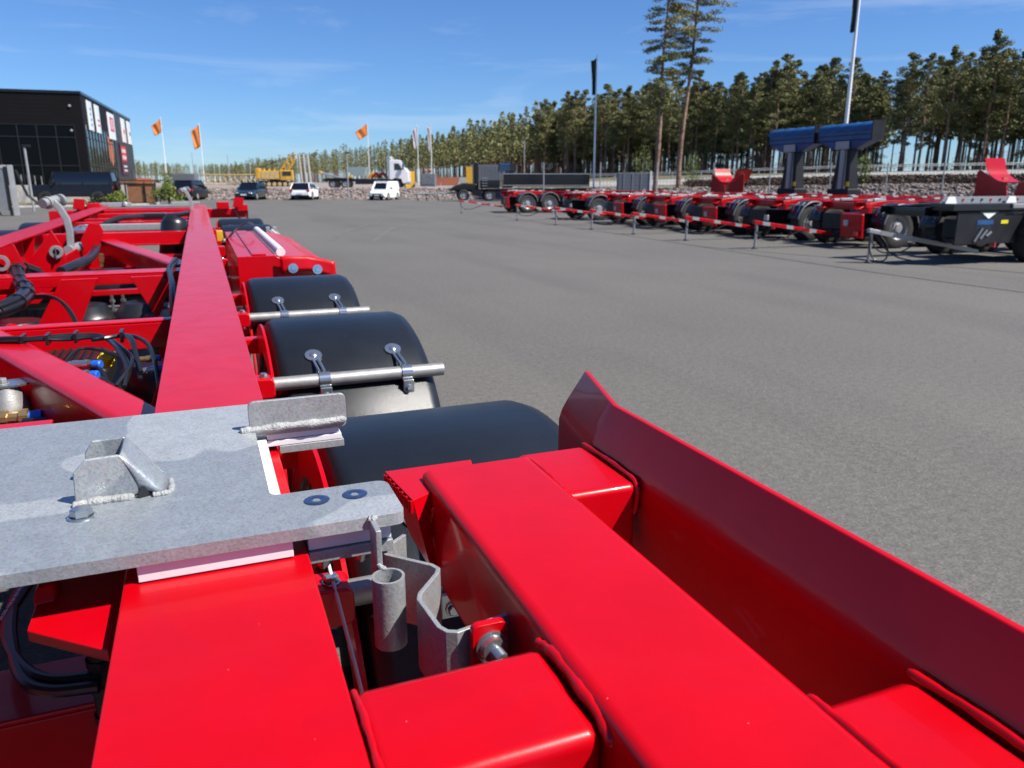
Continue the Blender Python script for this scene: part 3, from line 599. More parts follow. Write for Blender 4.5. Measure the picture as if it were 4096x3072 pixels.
# brake valve block with yellow cap; this cluster scaled about the camera, then baked
vb = MB().prism([(-.51, 1.0), (-.51, 1.058), (-.485, 1.078), (-.325, 1.078), (-.293, 1.058), (-.293, 1.0)], 2.42, 2.68, 'y').build('valve_housing', 'blacksteel', T, .008)
for k in range(7): box('cooling_fin', 'black', vb, -.462+k*.0215, -.453+k*.0215, 2.44, 2.66, 1.078, 1.086, bevel=.002)
for k in range(3): hexbolt(vb, -.43+k*.038, 2.432, 1.079, .007, .006, m='alu')
yc_ = MB().lathe([(0, .034), (.014, .034), (.019, .026), (.019, .008), (.022, .006), (.022, 0)], (-.286, 2.349, 1.10), (.25, -.75, .62), 20).build('yellow_cap', 'yellow', T, smooth=True, ang=35)
def fitting(p, d, ln=.055, r=.011, body='zinc'):
    d = Vector(d).normalized(); p = Vector(p); o = MB().lathe([(0, 0), (r*.8, 0), (r*.8, ln*.2), (r, ln*.2), (r, ln*.75), (r*1.15, ln*.75), (r*1.15, ln)], p, d, 12).build('coupling', body, T, smooth=True, ang=30)
    MB().lathe([(r*1.18, ln), (r*1.18, ln*1.14)], p, d, 6).build('hex_nut', 'brass', o)
    MB().lathe([(r*1.0, ln*1.14), (r*1.05, ln*1.5), (r*.8, ln*1.55), (0, ln*1.55)], p, d, 14).build('release_ring', 'blue', o, smooth=True, ang=30)
fitting((-0.347, 2.164, 1.138), (1, -.45, .02)); fitting((-0.327, 2.064, 1.134), (1, -.45, .0), .042)
fitting((-0.219, 2.310, 1.107), (1, -.1, 0), .05, .008, 'brass'); fitting((-0.193, 2.187, 1.099), (1, 0, .1), .04, .009)
H_ = [([(-0.616, 2.502, 1.153), (-0.514, 2.452, 1.153), (-0.443, 2.435, 1.155), (-0.371, 2.441, 1.155), (-0.296, 2.423, 1.153), (-0.226, 2.210, 1.146), (-0.200, 2.057, 1.138), (-0.216, 1.963, 1.107)], .0052, 4),
      ([(-0.373, 2.231, 1.123), (-0.349, 2.352, 1.138), (-0.310, 2.348, 1.138), (-0.252, 2.252, 1.138), (-0.199, 2.182, 1.130)], .0045, 1),
      ([(-0.316, 2.402, 1.153), (-0.279, 2.286, 1.177), (-0.219, 2.308, 1.177), (-0.168, 2.198, 1.177), (-0.142, 2.047, 1.161), (-0.128, 1.893, 1.107)], .0055, 1),
      ([(-0.231, 2.308, 1.177), (-0.193, 2.198, 1.177), (-0.176, 2.015, 1.123)], .0055, 2),
      ([(-0.296, 2.134, 1.138), (-0.271, 2.118, 1.130), (-0.241, 2.002, 1.099), (-0.231, 1.925, 1.061)], .005, 1), ([(-0.285, 2.040, 1.134), (-0.265, 2.048, 1.126), (-0.213, 1.956, 1.107), (-0.154, 1.848, 1.076)], .005, 1),
      ([(-.62, 2.55, 1.08), (-.56, 2.42, 1.07), (-.51, 2.35, 1.05), (-.43, 2.2, .95)], .005, 2), ([(-.62, 2.44, 1.06), (-.535, 2.31, 1.06), (-.49, 2.26, 1.06), (-.43, 2.24, 1.0)], .005, 1),
      ([(-.43, 2.00, 1.05), (-.36, 1.99, 1.045), (-.25, 2.02, 1.0), (-.15, 2.1, .95)], .007, 1), ([(-.45, 2.3, 1.02), (-.36, 2.12, 1.02), (-.28, 1.92, 1.0)], .005, 1),
      ([(-.70, 3.75, 1.10), (-.60, 3.66, 1.10), (-.52, 3.50, 1.05), (-.47, 3.3, .95)], .006, 2),
      ([(-.15, 4.6, 1.15), (-.16, 4.0, 1.16), (-.135, 3.4, 1.13), (-.15, 3.0, .95), (-.16, 2.6, .88)], .009, 6)]
rnd = random.Random(5)
for pts, r_, cnt in H_:
    for k in range(cnt):
        q = [(p[0]+rnd.uniform(-1, 1)*.010*(cnt > 1), p[1]+k*r_*1.6-(cnt*r_*.8), p[2]+rnd.uniform(-1, 1)*.006*(cnt > 1)+(.008 if k % 2 else 0)) for p in pts]
        tubeo('air_hose', 'hose', T, curvepts(q, 7), r_, 8)
for p in ((-0.493, 2.449, 1.155), (-0.431, 2.435, 1.156), (-0.362, 2.439, 1.156), (-0.231, 2.295, 1.177)):
    box('cable_tie', 'black', T, p[0]-.004, p[0]+.004, p[1]-.025, p[1]+.03, p[2]-.012, p[2]+.016)
# thick corrugated cable harness on the left
har = curvepts([(-.885, 3.05, 1.06), (-.83, 3.22, 1.09), (-.705, 3.40, 1.12), (-.72, 3.78, 1.12), (-.80, 4.10, 1.13), (-.86, 4.42, 1.16), (-.83, 4.7, 1.10)], 10)
hm = MB()
for k in range(7):
    a = k*2*math.pi/6; o_ = Vector((math.cos(a)*.020, 0, math.sin(a)*.020)) if k < 6 else Vector((0, 0, 0)); hm.tube([p+o_ for p in har], .0125, 8)
hn = hm.build('cable_harness', 'hose', T, smooth=True, ang=180)
for i in range(4, len(har)-3, 6): MB().tube([har[i]-Vector((0, .005, 0)), har[i]+Vector((0, .005, 0))], .036, 12).build('cable_tie', 'black', hn)
tubeo('cable_harness', 'hose', T, curvepts([(-.70, 4.55, 1.12), (-.655, 4.8, 1.13), (-.63, 5.2, 1.13), (-.66, 5.8, 1.16), (-.80, 6.9, 1.14), (-.86, 7.6, 1.14), (-.70, 7.9, 1.22), (-.45, 8.1, 1.23), (-.25, 8.6, 1.21), (-.12, 9.3, 1.20)], 8), .025, 10)
box('junction_box', 'black', T, -.52, -.30, 8.02, 8.20, 1.20, 1.255, bevel=.01)
# little valve cluster at the left edge, red caps, brass non-return valve
for (x, y, z, r_, m_) in ((-.90, 3.75, 1.10, .035, 'alu'), (-.86, 3.60, 1.06, .028, 'alu'), (-.88, 3.50, 1.10, .02, 'zinc'), (-.80, 3.55, 1.00, .024, 'red'), (-.705, 3.34, 1.03, .028, 'red'), (-.675, 3.40, 1.02, .022, 'red'), (-.69, 3.25, 1.0, .035, 'red')):
    MB().lathe([(0, r_), (r_*.6, r_*.95), (r_, r_*.4), (r_, -r_*.5), (r_*.7, -r_)], (x, y, z), (.2, -.3, 1), 14).build('valve_cap' if m_ == 'red' else 'relay_valve', m_, T, smooth=True, ang=50)
bv = MB().lathe([(0, 0), (.016, 0), (.016, .03), (.019, .03), (.019, .05), (.015, .05), (.015, .075), (.021, .075), (.021, .092), (.013, .095)], (-.515, 2.03, 1.05), (1, -.05, 0), 10).build('brass_fitting', 'brass', T, smooth=True, ang=25)
MB().lathe([(.0145, .094), (.016, .12), (.011, .122), (0, .122)], (-.515, 2.03, 1.05), (1, -.05, 0), 16).build('release_ring', 'blue', bv, smooth=True, ang=25)
vv = MB().lathe([(0, .058), (.030, .056), (.036, .035), (.046, .012), (.050, -.02), (.04, -.04)], (-.478, 2.10, 1.055), (0, 0, 1), 20).build('cast_valve', 'alu', T, smooth=True, ang=40)
MB().prism(rcorner([(-.515, 2.06), (-.515, 2.13), (-.36, 2.17), (-.36, 2.15), (-.445, 2.075)], .012), 1.113, 1.118, 'z').build('valve_lever', 'zinc', vv, .001)
hexbolt(vv, -.482, 2.10, 1.118, .012, .012, m='alu')

# levers, tie bar and bearing housing on the left rail
hs_ = MB(); hs_.prism([(-1.04, 1.10), (-.93, 1.12), (-.80, 1.28), (-.785, 1.305), (-.735, 1.19), (-.735, 1.06), (-.90, .90), (-1.04, .90)], 4.99, 5.005, 'y')
hg = hs_.build('lever_housing', 'red', T, .002)
MB().prism([(-1.04, 1.20), (-.86, 1.275), (-.825, 1.16), (-.87, 1.02), (-1.04, .98)], 4.40, 4.412, 'y').build('lever_housing', 'red', T, .002)
box('housing_side', 'red', T, -.75, -.735, 5.0, 5.9, 1.02, 1.16, bevel=.003)
MB().prism([(-.62, 1.16), (-.585, 1.26), (-.60, 1.30), (-.66, 1.31), (-.72, 1.2), (-.70, 1.10)], 5.55, 5.57, 'y').build('lever_housing', 'red', T, .002)
MB().lathe([(.018, .0), (.034, .0), (.036, .008), (.034, .014), (.018, .014)], (-.773, 4.985, 1.184), (0, -1, 0), 24).build('bush_ring', 'alu', T, smooth=True, ang=30)
box('split_pin', 'zinc', T, -.776, -.771, 4.96, 4.97, 1.145, 1.21)
MB().lathe([(.022, .0), (.038, .0), (.038, .012), (.022, .012)], (-.92, 4.38, 1.19), (0, -1, 0), 24).build('bush_ring', 'alu', T, smooth=True, ang=30)
def lever(x, y, s_=1.0, m_='galv2'):
    pr_ = [(0, 0), (.008, .10), (.0, .17), (-.03, .24), (-.06, .275)]
    v = []; w = [.030, .022, .022, .026, .030]
    a = MB().strip([(p[0]*s_, p[1]*s_) for p in pr_], -.018, .018, .038*s_)
    a.v = [(x+q[0], y+q[2], 1.17+q[1]) for q in a.v]
    o = a.build('lock_lever', m_, T, .004)
    tubeo('lever_pin', m_, o, [(x-.01, y-.05, 1.155), (x+.02, y+.22, 1.155)], .030*s_, 18)
    tubeo('lever_roller', m_, o, [(x-.105*s_, y-.06, 1.17+.265*s_), (x-.045*s_, y+.07, 1.17+.285*s_)], .028*s_, 18)
    for k in (0, 1): tubeo('roller_collar', m_, o, [(x-(.09-.06*k)*s_, y-.03+k*.08, 1.17+(.268+.012*k)*s_), (x-(.082-.06*k)*s_, y-.015+k*.08, 1.17+(.270+.012*k)*s_)], .037*s_, 20)
    return o
lever(-.765, 5.45, 1.0); lever(-.098, 9.8, .95)
tb = box('tie_bar', 'galv2', T, -.83, -.115, 6.68, 6.74, 1.185, 1.238, bevel=.006)
box('tie_bar_plate', 'zinc', tb, -.86, -.74, 6.1, 6.7, 1.225, 1.235, bevel=.002); hexbolt(tb, -.80, 6.35, 1.236, .02, .02)
MB().lathe([(0, -.20), (.075, -.19), (.10, -.14), (.10, .14), (.075, .19), (0, .20)], (-.215, 6.55, 1.10), (.15, .1, 1), 30).build('air_reservoir', 'hose', T, smooth=True, ang=60)
tk = MB().lathe([(0, -.5), (.08, -.48), (.115, -.42), (.115, .42), (.08, .48), (0, .5)], (-.60, 5.35, .93), (1, 0, 0), 30).build('air_reservoir', 'hose', T, smooth=True, ang=60)
MB().lathe([(0, 0), (.014, 0), (.014, .03), (.018, .03), (.018, .08), (0, .085)], (-.62, 5.5, 1.04), (.1, 0, 1), 12).build('drain_valve', 'brass', T, smooth=True, ang=30)

# side toolbox with rolled tarpaulin cover
TB = MB().prism([(.170, 1.142), (.170, .62), (.70, .62), (.70, 1.04), (.40, 1.128), (.385, 1.142)], 4.76, 6.95, 'y').build('side_box', 'red', T, .003)
box('lid_rib', 'red', TB, .255, .335, 4.80, 6.9, 1.142, 1.152, bevel=.003)
tubeo('cover_roll', 'white', TB, [(.425, 4.86, 1.152), (.425, 6.95, 1.152)], .027, 14)
box('roll_channel', 'alu', TB, .385, .402, 4.86, 6.95, 1.13, 1.148)
cv = [(.44, 1.134), (.56, 1.128), (.70, 1.072), (.722, 1.045), (.726, .97), (.72, .97), (.714, 1.040), (.695, 1.064), (.56, 1.120), (.44, 1.126)]
MB().prism(cv, 4.735, 6.96, 'y').build('box_cover', 'red', TB, .002)
# wavy front flap of the cover
v = []; f = []; K = 18
for i in range(K+1):
    t = i/K; x = .405+(.722-.405)*t; zt = 1.142-.012*t-(.03*math.exp(-((t-.12)/.12)**2))*0-.055*max(0, t-.5)*1.2; wv = math.sin(t*7+.6)*.008
    for j in range(5):
        u = j/4; v.append((x+.006*u, 4.735-.012*u-wv*(1-u), zt-u*(.105-.02*math.sin(t*3.1))))
for i in range(K):
    for j in range(4): f.append((i*5+j, (i+1)*5+j, (i+1)*5+j+1, i*5+j+1))
fl_ = MB().add(v, f).build('front_flap', 'red', TB, smooth=True, ang=80); q = fl_.modifiers.new('s', 'SOLIDIFY'); q.thickness = .005
for x in (.475, .615):
    MB().lathe([(.0, .012), (.014, .012), (.016, .006), (.028, .006), (.030, 0)], (x, 4.716, 1.068-(.012 if x > .5 else 0)), (0, -1, .1), 24).build('eyelet', 'chrome', TB, smooth=True, ang=25)
tubeo('cable', 'hose', T, curvepts([(.16, 6.3, 1.12), (.24, 6.35, 1.20), (.33, 6.5, 1.24), (.38, 6.65, 1.22)], 6), .009)
box('yellow_block', 'amber', T, .10, .15, 6.75, 6.82, 1.08, 1.165, bevel=.004)
for y, z in ((4.9, .98), (5.25, 1.05), (5.65, 1.10)):
    box('box_bracket', 'red', T, .075, .13, y, y+.08, z-.10, z+.03, bevel=.004)
    hexbolt(T, .105, y-.006, z-.06, .012, .01, d=(0, -1, 0))
for k in range(3): tubeo('ladder_rod', 'galv2', T, [(.55+.03*k, 7.2+.2*k, 1.12), (.72, 7.0+.3*k, .98)], .014, 10)
for k in range(2): box('wheel_chock', 'galv2', T, .54+.06*k, .575+.06*k, 7.5, 7.56, 1.08, 1.14, bevel=.004)

# front bolster with container locks and corner guides
bo = box('front_bolster', 'red', T, -1.72, .575, 10.95, 11.15, 1.06, 1.175, bevel=.006)
box('bolster_top', 'galv2', T, -1.06, -.09, 10.90, 11.12, 1.215, 1.232, bevel=.003)
for x in (-.98, -.17): box('slide_lock', 'galv2', T, x-.17, x+.17, 11.0, 11.10, 1.233, 1.268, bevel=.005)
tubeo('lock_rod', 'zinc', T, [(-.66, 10.7, 1.20), (-.30, 10.7, 1.20)], .018, 12)
MB().lathe([(0, .05), (.03, .045), (.04, .02), (.04, 0)], (-.86, 10.85, 1.233), (0, 0, 1), 14).build('lock_head', 'galv2', T, smooth=True)
cross(10.25, 10.35, 1.205, 1.13); cross(10.6, 10.68, 1.21, 1.15)
for s_, x in ((1, .275), (-1, -1.22)):
    box('corner_casting', 'red', T, x-.075, x+.075, 10.88, 11.18, 1.175, 1.262, bevel=.005)
    xx = .46 if s_ > 0 else -1.37
    g = MB().hexa([(xx-.07, 10.82, 1.20), (xx-.07, 10.84, 1.20), (xx+.06, 10.84, 1.195), (xx+.06, 10.82, 1.195)], [(xx-.04, 10.82, 1.325), (xx-.04, 10.84, 1.325), (xx+.075, 10.84, 1.315), (xx+.075, 10.82, 1.315)]).build('corner_guide', 'red', T, .002)
    if s_ < 0: g.scale = (1, 1, 1)
    box('bolster_end', 'red', T, xx-.04, xx+.12, 10.9, 11.12, 1.145, 1.225, bevel=.004)
    tubeo('hose_loop', 'hose', T, curvepts([(xx-.05, 10.85, 1.15), (xx, 10.85, 1.06), (xx+.09, 10.85, 1.03), (xx+.11, 10.85, 1.15)], 6), .01)
for k in range(5):
    MB().lathe([(0, .008), (.012, .006), (.012, 0)], (.0-.2*k, 10.94, 1.12), (0, -1, 0), 10).build('bolt_head', 'zinc', bo)

# ------------------------------------------------------------------ yard trailers standing side by side on the right
def yard_trailer(name, label, loc, group, paint='redfar', bar='redfar', black=False):
    r = empty(name, loc, R(-90), label, 'trailer', group)
    ys_ = .9 if black else 2.65
    for x in (-.55, .55): ibeam(x-.085, x+.085, ys_, 12.4, 1.13, .95).build('rail', paint, r)
    for y in (2.9, 4.1, 5.4, 7.2, 9.0, 10.6): box('cross_member', paint, r, -.5, .5, y, y+.12, .92, 1.06)
    box('rear_bolster', paint, r, -.75, .75, ys_+.2, ys_+.4, .93, 1.10, bevel=.02); box('front_bolster', paint, r, -1.24, 1.24, 11.9, 12.2, .92, 1.12, bevel=.02)
    for s_ in (-1, 1):
        MB().prism([(ys_, .95), (ys_+.35, 1.10), (ys_+1.0, 1.16), (ys_+1.5, 1.16), (ys_+2.0, 1.10), (ys_+2.0, .95)], s_*.62-.09, s_*.62+.09, 'x').build('rail_ramp', paint, r, .01)
        box('side_rail', paint, r, s_*1.18-.04, s_*1.18+.04, 5.6, 11.8, .90, 1.04)
        box('slide_lock', 'galv2', r, s_*.55-.10, s_*.55+.10, 3.2, 3.6, 1.13, 1.20, bevel=.01)
        for yy in (3.0, 4.4, 6.6, 8.3): box('slide_lock', 'galv2', r, s_*.55-.07, s_*.55+.07, yy, yy+.22, 1.13, 1.185, bevel=.01)
        box('mudguard_arm', paint, r, s_*.62, s_*.9, 2.8, 2.9, .86, 1.0)
        box('corner_post_lock', 'galv2', r, s_*1.12-.07, s_*1.12+.07, 12.0, 12.14, 1.12, 1.20, bevel=.01)
    if not black: MB().prism([(2.42, .27), (2.38, .84), (2.46, .86), (2.50, .25)], .42, 1.12, 'x').build('axle_frame', paint, r, .02)
    box('beam_box', 'blacksteel', r, -.38, .38, 2.55, 4.2, .42, .84, bevel=.04)
    tubeo('air_tank', 'hose', r, [(-.9, 5.45, .72), (.9, 5.45, .72)], .16, 16)
    box('valve_box', 'blacksteel', r, .95, 1.18, 7.2, 8.4, .45, .90, bevel=.03)
    box('light_box', 'silverpaint', r, .55, .70, 2.36, 2.42, .55, .70, bevel=.01)
    box('tail_light', 'redlight', r, .95, 1.07, 2.33, 2.36, .33, .43)
    # drawbar with towing eye, hinged support leg and hoses
    d = MB(); d.prism([(-.065, .64), (.065, .64), (.065, .76), (-.065, .76)], .0, .12, 'y')
    p0, p1 = Vector((0, .05, .70)), (Vector((.58, 2.5, .25)) if black else Vector((.02, 2.5, .36))); dd = (p1-p0).normalized(); sd = Vector((dd.y, -dd.x, 0)).normalized()*.05; up_ = Vector((0, 0, .085))
    def seg(t0, t1, g=0):
        a_, b_ = p0.lerp(p1, t0), p0.lerp(p1, t1); e = sd.normalized()*g; z_ = Vector((0, 0, g))
        return MB().hexa([a_-sd-e-up_, a_+sd+e-up_, b_+sd+e-up_, b_-sd-e-up_], [a_-sd-e+z_, a_+sd+e+z_, b_+sd+e+z_, b_-sd-e+z_])
    db = seg(0, 1).build('drawbar', bar, r, .01)
    for k in range(3): seg(.10+k*.30, .10+k*.30+(.09 if not black else .22), .004).build('reflective_strip', 'silverpaint' if not black else 'alu', db)
    lg = MB().tube([(0, .16, .66), (0, .14, .04)], .032, 10).build('support_leg', 'alu', r, smooth=True); MB().lathe([(0, .05), (.04, .04), (.09, 0), (0, 0)], (0, .14, 0), (0, 0, 1), 12).build('foot', 'blacksteel', lg)
    tubeo('air_hose', 'hose', r, curvepts([(0, .1, .70), (.12, .05, .45), (.22, .2, .25), (.30, .6, .22), (.25, 1.2, .40), (.2, 1.7, .5)], 6), .014, 6)
    for y in (3.5, 4.8, 6.1, 10.2):
        MB().tube([(-1.1, y, .5), (1.1, y, .5)], .07, 12).build('axle', 'blacksteel', r)
        for s_ in (-1, 1):
            w_ = wheel(r, (s_*1.07, y, .5), s_, .36)
            x0, x1 = (s_*1.07-.23, s_*1.07+.23); v = []; f = []; K = 18
            pf = [(x0, .545), (x0+.01, .59), (x0+.04, .605), (x1-.04, .605), (x1-.01, .59), (x1, .545)]
            for i in range(K+1):
                a = R(-82+160*i/K)
                for (x, q) in pf: v.append((x, y+math.sin(a)*q, .5+math.cos(a)*q))
            for i in range(K):
                for k in range(5): f.append((i*6+k, i*6+k+1, (i+1)*6+k+1, (i+1)*6+k))
            g = MB().add(v, f).build('mudguard', 'fender', r, smooth=True, ang=60); q = g.modifiers.new('s', 'SOLIDIFY'); q.thickness = .006
            xs = s_*1.07+s_*.232; tubeo('mudguard_edge', 'alu', g, [(xs, y+math.sin(R(-80+158*i/20))*.575, .5+math.cos(R(-80+158*i/20))*.575) for i in range(21)], .016, 6)
            pp_ = MB().tube([(s_*.75, y-.41, .98), (s_*1.30, y-.41, .98)], .02, 8).build('mudguard_pipe', 'alu', g, smooth=True)
            for dx in (-.1, .12): MB().tube([(s_*1.07+dx, y-.28, 1.05), (s_*1.07+dx, y-.43, .97), (s_*1.07+dx, y-.55, .72)], .014, 6).build('strap', 'zinc', g, smooth=True)
    return r
GR = 'red container trailers parked side by side across the yard'
yt = yard_trailer('yard_trailer', 'red container trailer parked next to the black one, drawbar on a thin leg', (12.6, 15.8, 0), GR)
labs = {18.8: 'third trailer of the row, red, under the large red guide at the edge',
        21.7: 'fourth trailer of the row, red, with nothing standing on its deck',
        24.6: 'fifth trailer of the row, red, carrying the nearer blue hood on a post',
        27.6: 'sixth trailer of the row, red, carrying the farther blue hood on a post',
        31.6: 'seventh trailer of the row, red, under the pair of V-shaped guides',
        40.5: 'far red trailer before the black tipper, its bar lowered to the asphalt'}
for y, lb in labs.items():
    c = copy_tree(yt); c.location = (12.6+(.35 if y > 40 else 0), y, 0); c['label'] = lb
    if y in (18.8, 31.6):
        for ch in list(c.children):
            if ch.name.startswith('axle_frame'): bpy.data.objects.remove(ch)
bt = yard_trailer('yard_trailer', 'black trailer at the right edge with silver drawbar and toothed rack', (12.5, 12.1, 0), None, 'black', 'silverpaint', True)
sp_ = box('body_plate', 'blacksteel', bt, 1.02, 1.06, 1.2, 3.1, .40, 1.05, bevel=.02)
box('top_beam', 'black', bt, .55, 1.1, 1.0, 5.6, 1.06, 1.20, bevel=.015)
rk = MB().prism([(1.05, 1.20), (1.15, 1.33), (5.0, 1.33), (5.1, 1.20)], .72, .75, 'x').build('toothed_rack', 'galv2', bt)
for k in range(14): MB().lathe([(0, 0), (.028, 0), (.028, .008), (0, .008)], (.755, 1.4+k*.26, 1.265), (1, 0, 0), 8).build('rack_hole', 'redfar' if k % 3 == 1 else 'black', rk)
for y in (1.25, 2.95): MB().prism([(y-.16, 1.19), (y-.09, 1.33), (y+.09, 1.33), (y+.16, 1.19)], .80, .83, 'x').build('rack_lug', 'whitepaint', bt)
box('silver_beam', 'alu', bt, 1.1, 1.14, 2.6, 5.2, 1.10, 1.19, bevel=.01)
MB().prism([(1.85, 1.02), (2.25, 1.02), (2.05, .90)], 1.062, 1.066, 'x').build('triangle_sticker', 'whitepaint', bt); box('sticker', 'green', bt, 1.062, 1.068, 1.8, 2.3, 1.015, 1.04)
box('sticker', 'tarp', bt, 1.062, 1.066, 1.75, 2.2, .79, .88); box('sticker', 'yellow', bt, 1.062, 1.066, 2.42, 2.62, .80, .87)
MB().lathe([(0, .004), (.20, .004), (.24, 0)], (1.061, 1.95, .60), (1, 0, 0), 24).build('access_hole', 'black', bt)
for k in range(3): tubeo('strut', 'contgrey', bt, [(1.075, 1.72+.16*k, .46+.05*k), (1.08, 1.9+.13*k, .72-.04*k)], .025, 8)
tubeo('hose_loop', 'hose', bt, curvepts([(0, .1, .6), (.05, .1, .25), (.15, .2, .06), (.25, .35, .10), (.2, .4, .35), (.1, .3, .55)], 6), .016, 6)
tubeo('hose_loop', 'hose', bt, curvepts([(-.02, .25, .62), (.1, .45, .3), (.2, .7, .12), (.35, .95, .05)], 6), .016, 6)

# posts with blue folded hoods, standing on the fifth and sixth trailers
def hood(x, y0, y1, label, zt=3.84):
    h = empty('hooded_post', (x, (y0+y1)/2, 1.13), 0, label, 'hood', 'blue hoods on black posts above the trailers'); w = (y1-y0)/2; dz = zt-1.13
    v = MB()
    v.hexa([(-.22, -.55, dz-.98), (-.22, .55, dz-.98), (.22, .55, dz-.98), (.22, -.55, dz-.98)], [(-.28, -w, dz-.66), (-.28, w, dz-.66), (.28, w, dz-.66), (.28, -w, dz-.66)])
    v.box(-.29, .29, -w, w, dz-.655, dz-.20)
    v.build('hood_body', 'tarp', h, .03)
    n_ = 16; vv_ = []; ff = []
    for i in range(n_+1):
        yy = -w*1.01+2*w*1.01*i/n_
        for j in range(9):
            a = math.pi*j/8; vv_.append((-math.cos(a)*.34, yy, dz-.30+math.sin(a)*.30+.02*math.sin(i*1.7+j)))
    for i in range(n_):
        for j in range(8): ff.append((i*9+j, i*9+j+1, (i+1)*9+j+1, (i+1)*9+j))
    MB().add(vv_, ff).build('tarpaulin', 'tarp', h, smooth=True, ang=180)
    for s_ in (-1, 1): box('end_plate', 'blacksteel', h, -.31, .31, s_*w-.025, s_*w+.025, dz-.70, dz+.02)
    box('cross_strap', 'blacksteel', h, -.30, -.29, -w, w, dz-.48, dz-.45)
    for s_ in (-1, 1): MB().hexa([(-.25, s_*.38-.11, -.0), (-.25, s_*.38+.11, -.0), (.25, s_*.38+.11, 0), (.25, s_*.38-.11, 0)], [(-.18, s_*.22-.09, dz-.98), (-.18, s_*.22+.09, dz-.98), (.18, s_*.22+.09, dz-.98), (.18, s_*.22-.09, dz-.98)]).build('post', 'blacksteel', h, .02)
    tubeo('lift_cylinder', 'alu', h, [(-.20, .0, .05), (-.20, .02, dz-1.0)], .12, 14)
    box('foot', 'blacksteel', h, -.35, .35, -.55, .55, -.04, .22, bevel=.03); box('sticker', 'yellow', h, -.262, -.255, -.48, -.33, .32, .50)
    box('mount_plate', 'alu', h, -.33, -.295, -.35, .35, dz-.98, dz-.68)
    return h
hood(24, 26.2, 29.0, 'blue tarpaulin hood on a black post, left one of the touching pair'); hood(24, 23.2, 26.0, 'blue tarpaulin hood on a black post, right one, before the tall flagpole')
hood(27, 68, 71.0, 'small blue hood on a post above the distant black tipper body', 3.3).scale = (1, 1, 1.0)
# V-shaped red guides
def vguide(x, yc, label, hz=2.24, both=True):
    g = empty('guide_frame', (x, yc, 1.13), 0, label, 'guide', 'red V-shaped container guides'); top = hz-1.13
    for s_ in ((-1, 1) if both else (1,)):
        pr_ = [(s_*.15, .48), (s_*.35, .50), (s_*.62, .62), (s_*.85, .82), (s_*1.0, top), (s_*1.38, top)] if s_ > 0 else [(s_*.15, .48), (s_*.35, .52), (s_*.55, .68), (s_*.7, .92), (s_*.8, top-.02), (s_*1.3, top-.08)]
        c_ = curvepts([(a, b, 0) for a, b in pr_[:5]], 4); v = []; f = []
        for i, p in enumerate(c_):
            v += [(-.45, p.x, p.y), (.45, p.x, p.y), (-.45, p.x, p.y-.02), (.45, p.x, p.y-.02)]
        for i in range(len(c_)-1): o_ = 4*i; f += [(o_, o_+1, o_+5, o_+4), (o_+2, o_+6, o_+7, o_+3), (o_, o_+4, o_+6, o_+2), (o_+1, o_+3, o_+7, o_+5)]
        MB().add(v, f).build('curved_plate', 'redfar', g, smooth=True)
        MB().prism([(s_*.1, .02), (s_*.2, .44), (s_*.6, .55), (s_*1.15, .86), (s_*1.25, .80), (s_*1.25, .02)], -.40, -.37, 'x').build('side_plate', 'redfar', g)
        box('stay', 'rust', g, -.1, .1, s_*.55-.03, s_*.55+.03, 0, .62)
    return g
vguide(24, 31.65, 'pair of red curved guide plates forming a V, left of the blue hoods')
vguide(24, 17.3, 'large red curved guide plate at the right edge of the photo', 2.36)

# ------------------------------------------------------------------ showroom building on the left
bd = empty('showroom_building', (-8.65, 78.3, 0), 0, 'black two-storey showroom with glazed corner and advertising boards at the left', 'building')
BD = 31.0; BW = 26.0; BH = 9.0
FX = Matrix(((1, 0, 0), (0, 1, 0), (0, 0, 1)))
bd.rotation_euler = (0, 0, R(-3.0))
# body is set back 0.12 m behind the cladding planes; front looks along -y, side along +x
MB().box(-BW, -.12, .12, BD, 0, BH-.15).build('wall_core', 'black', bd)
def pane_wall(side, u0, u1, z0, z1, us, zs, m, fm):
    for i in range(len(us)-1):
        for j in range(len(zs)-1):
            a, b_, c, d = us[i]+.035, us[i+1]-.035, zs[j]+.035, zs[j+1]-.035
            if side == 'f': box('window_pane', m, bd, a, b_, .06, .09, c, d)
            else: box('window_pane', m, bd, -.09, -.06, a, b_, c, d)
    for u in us:
        if side == 'f': box('mullion', fm, bd, u-.03, u+.03, .0, .10, z0, z1)
        else: box('mullion', fm, bd, -.10, 0, u-.03, u+.03, z0, z1)
    for z in zs:
        if side == 'f': box('transom', fm, bd, u0, u1, .01, .10, z-.03, z+.03)
        else: box('transom', fm, bd, -.10, -.01, u0, u1, z-.03, z+.03)
pane_wall('f', -6.6, -.75, .1, 6.35, [-6.6, -5.1, -3.65, -2.2, -.75], [.1, 3.0, 5.35, 6.35], 'glassf', 'cladgrey')
pane_wall('s', .8, 16.5, .1, 6.5, [.8+15.7*i/10 for i in range(11)], [.1, 3.1, 5.4, 6.5], 'glass', 'cladgrey')
for k in range(8): box('cladding_panel', 'cladding', bd, -.75-6.4*1-19*0 if False else -6.75, -.7, .0, .12, 6.38+.32*k+.004, 6.38+.32*(k+1)-.004)
for k in range(28): box('cladding_panel', 'cladding', bd, -BW, -6.66, -.02, .12, .1+.32*k, .1+.32*(k+1)-.01)
box('corner_column', 'cladding', bd, -.7, .0, .0, .75, 0, BH)
for i in range(16): box('cladding_panel', 'cladding' if i < 9 else 'cladgrey', bd, -.12, .0, .8+1.89*i, .8+1.89*(i+1)-.02, 6.54, BH-.1)
for i in range(8): box('cladding_panel', 'cladgrey', bd, -.12, .0, 16.55+1.8*i, 16.55+1.8*(i+1)-.02, .1, 6.52)
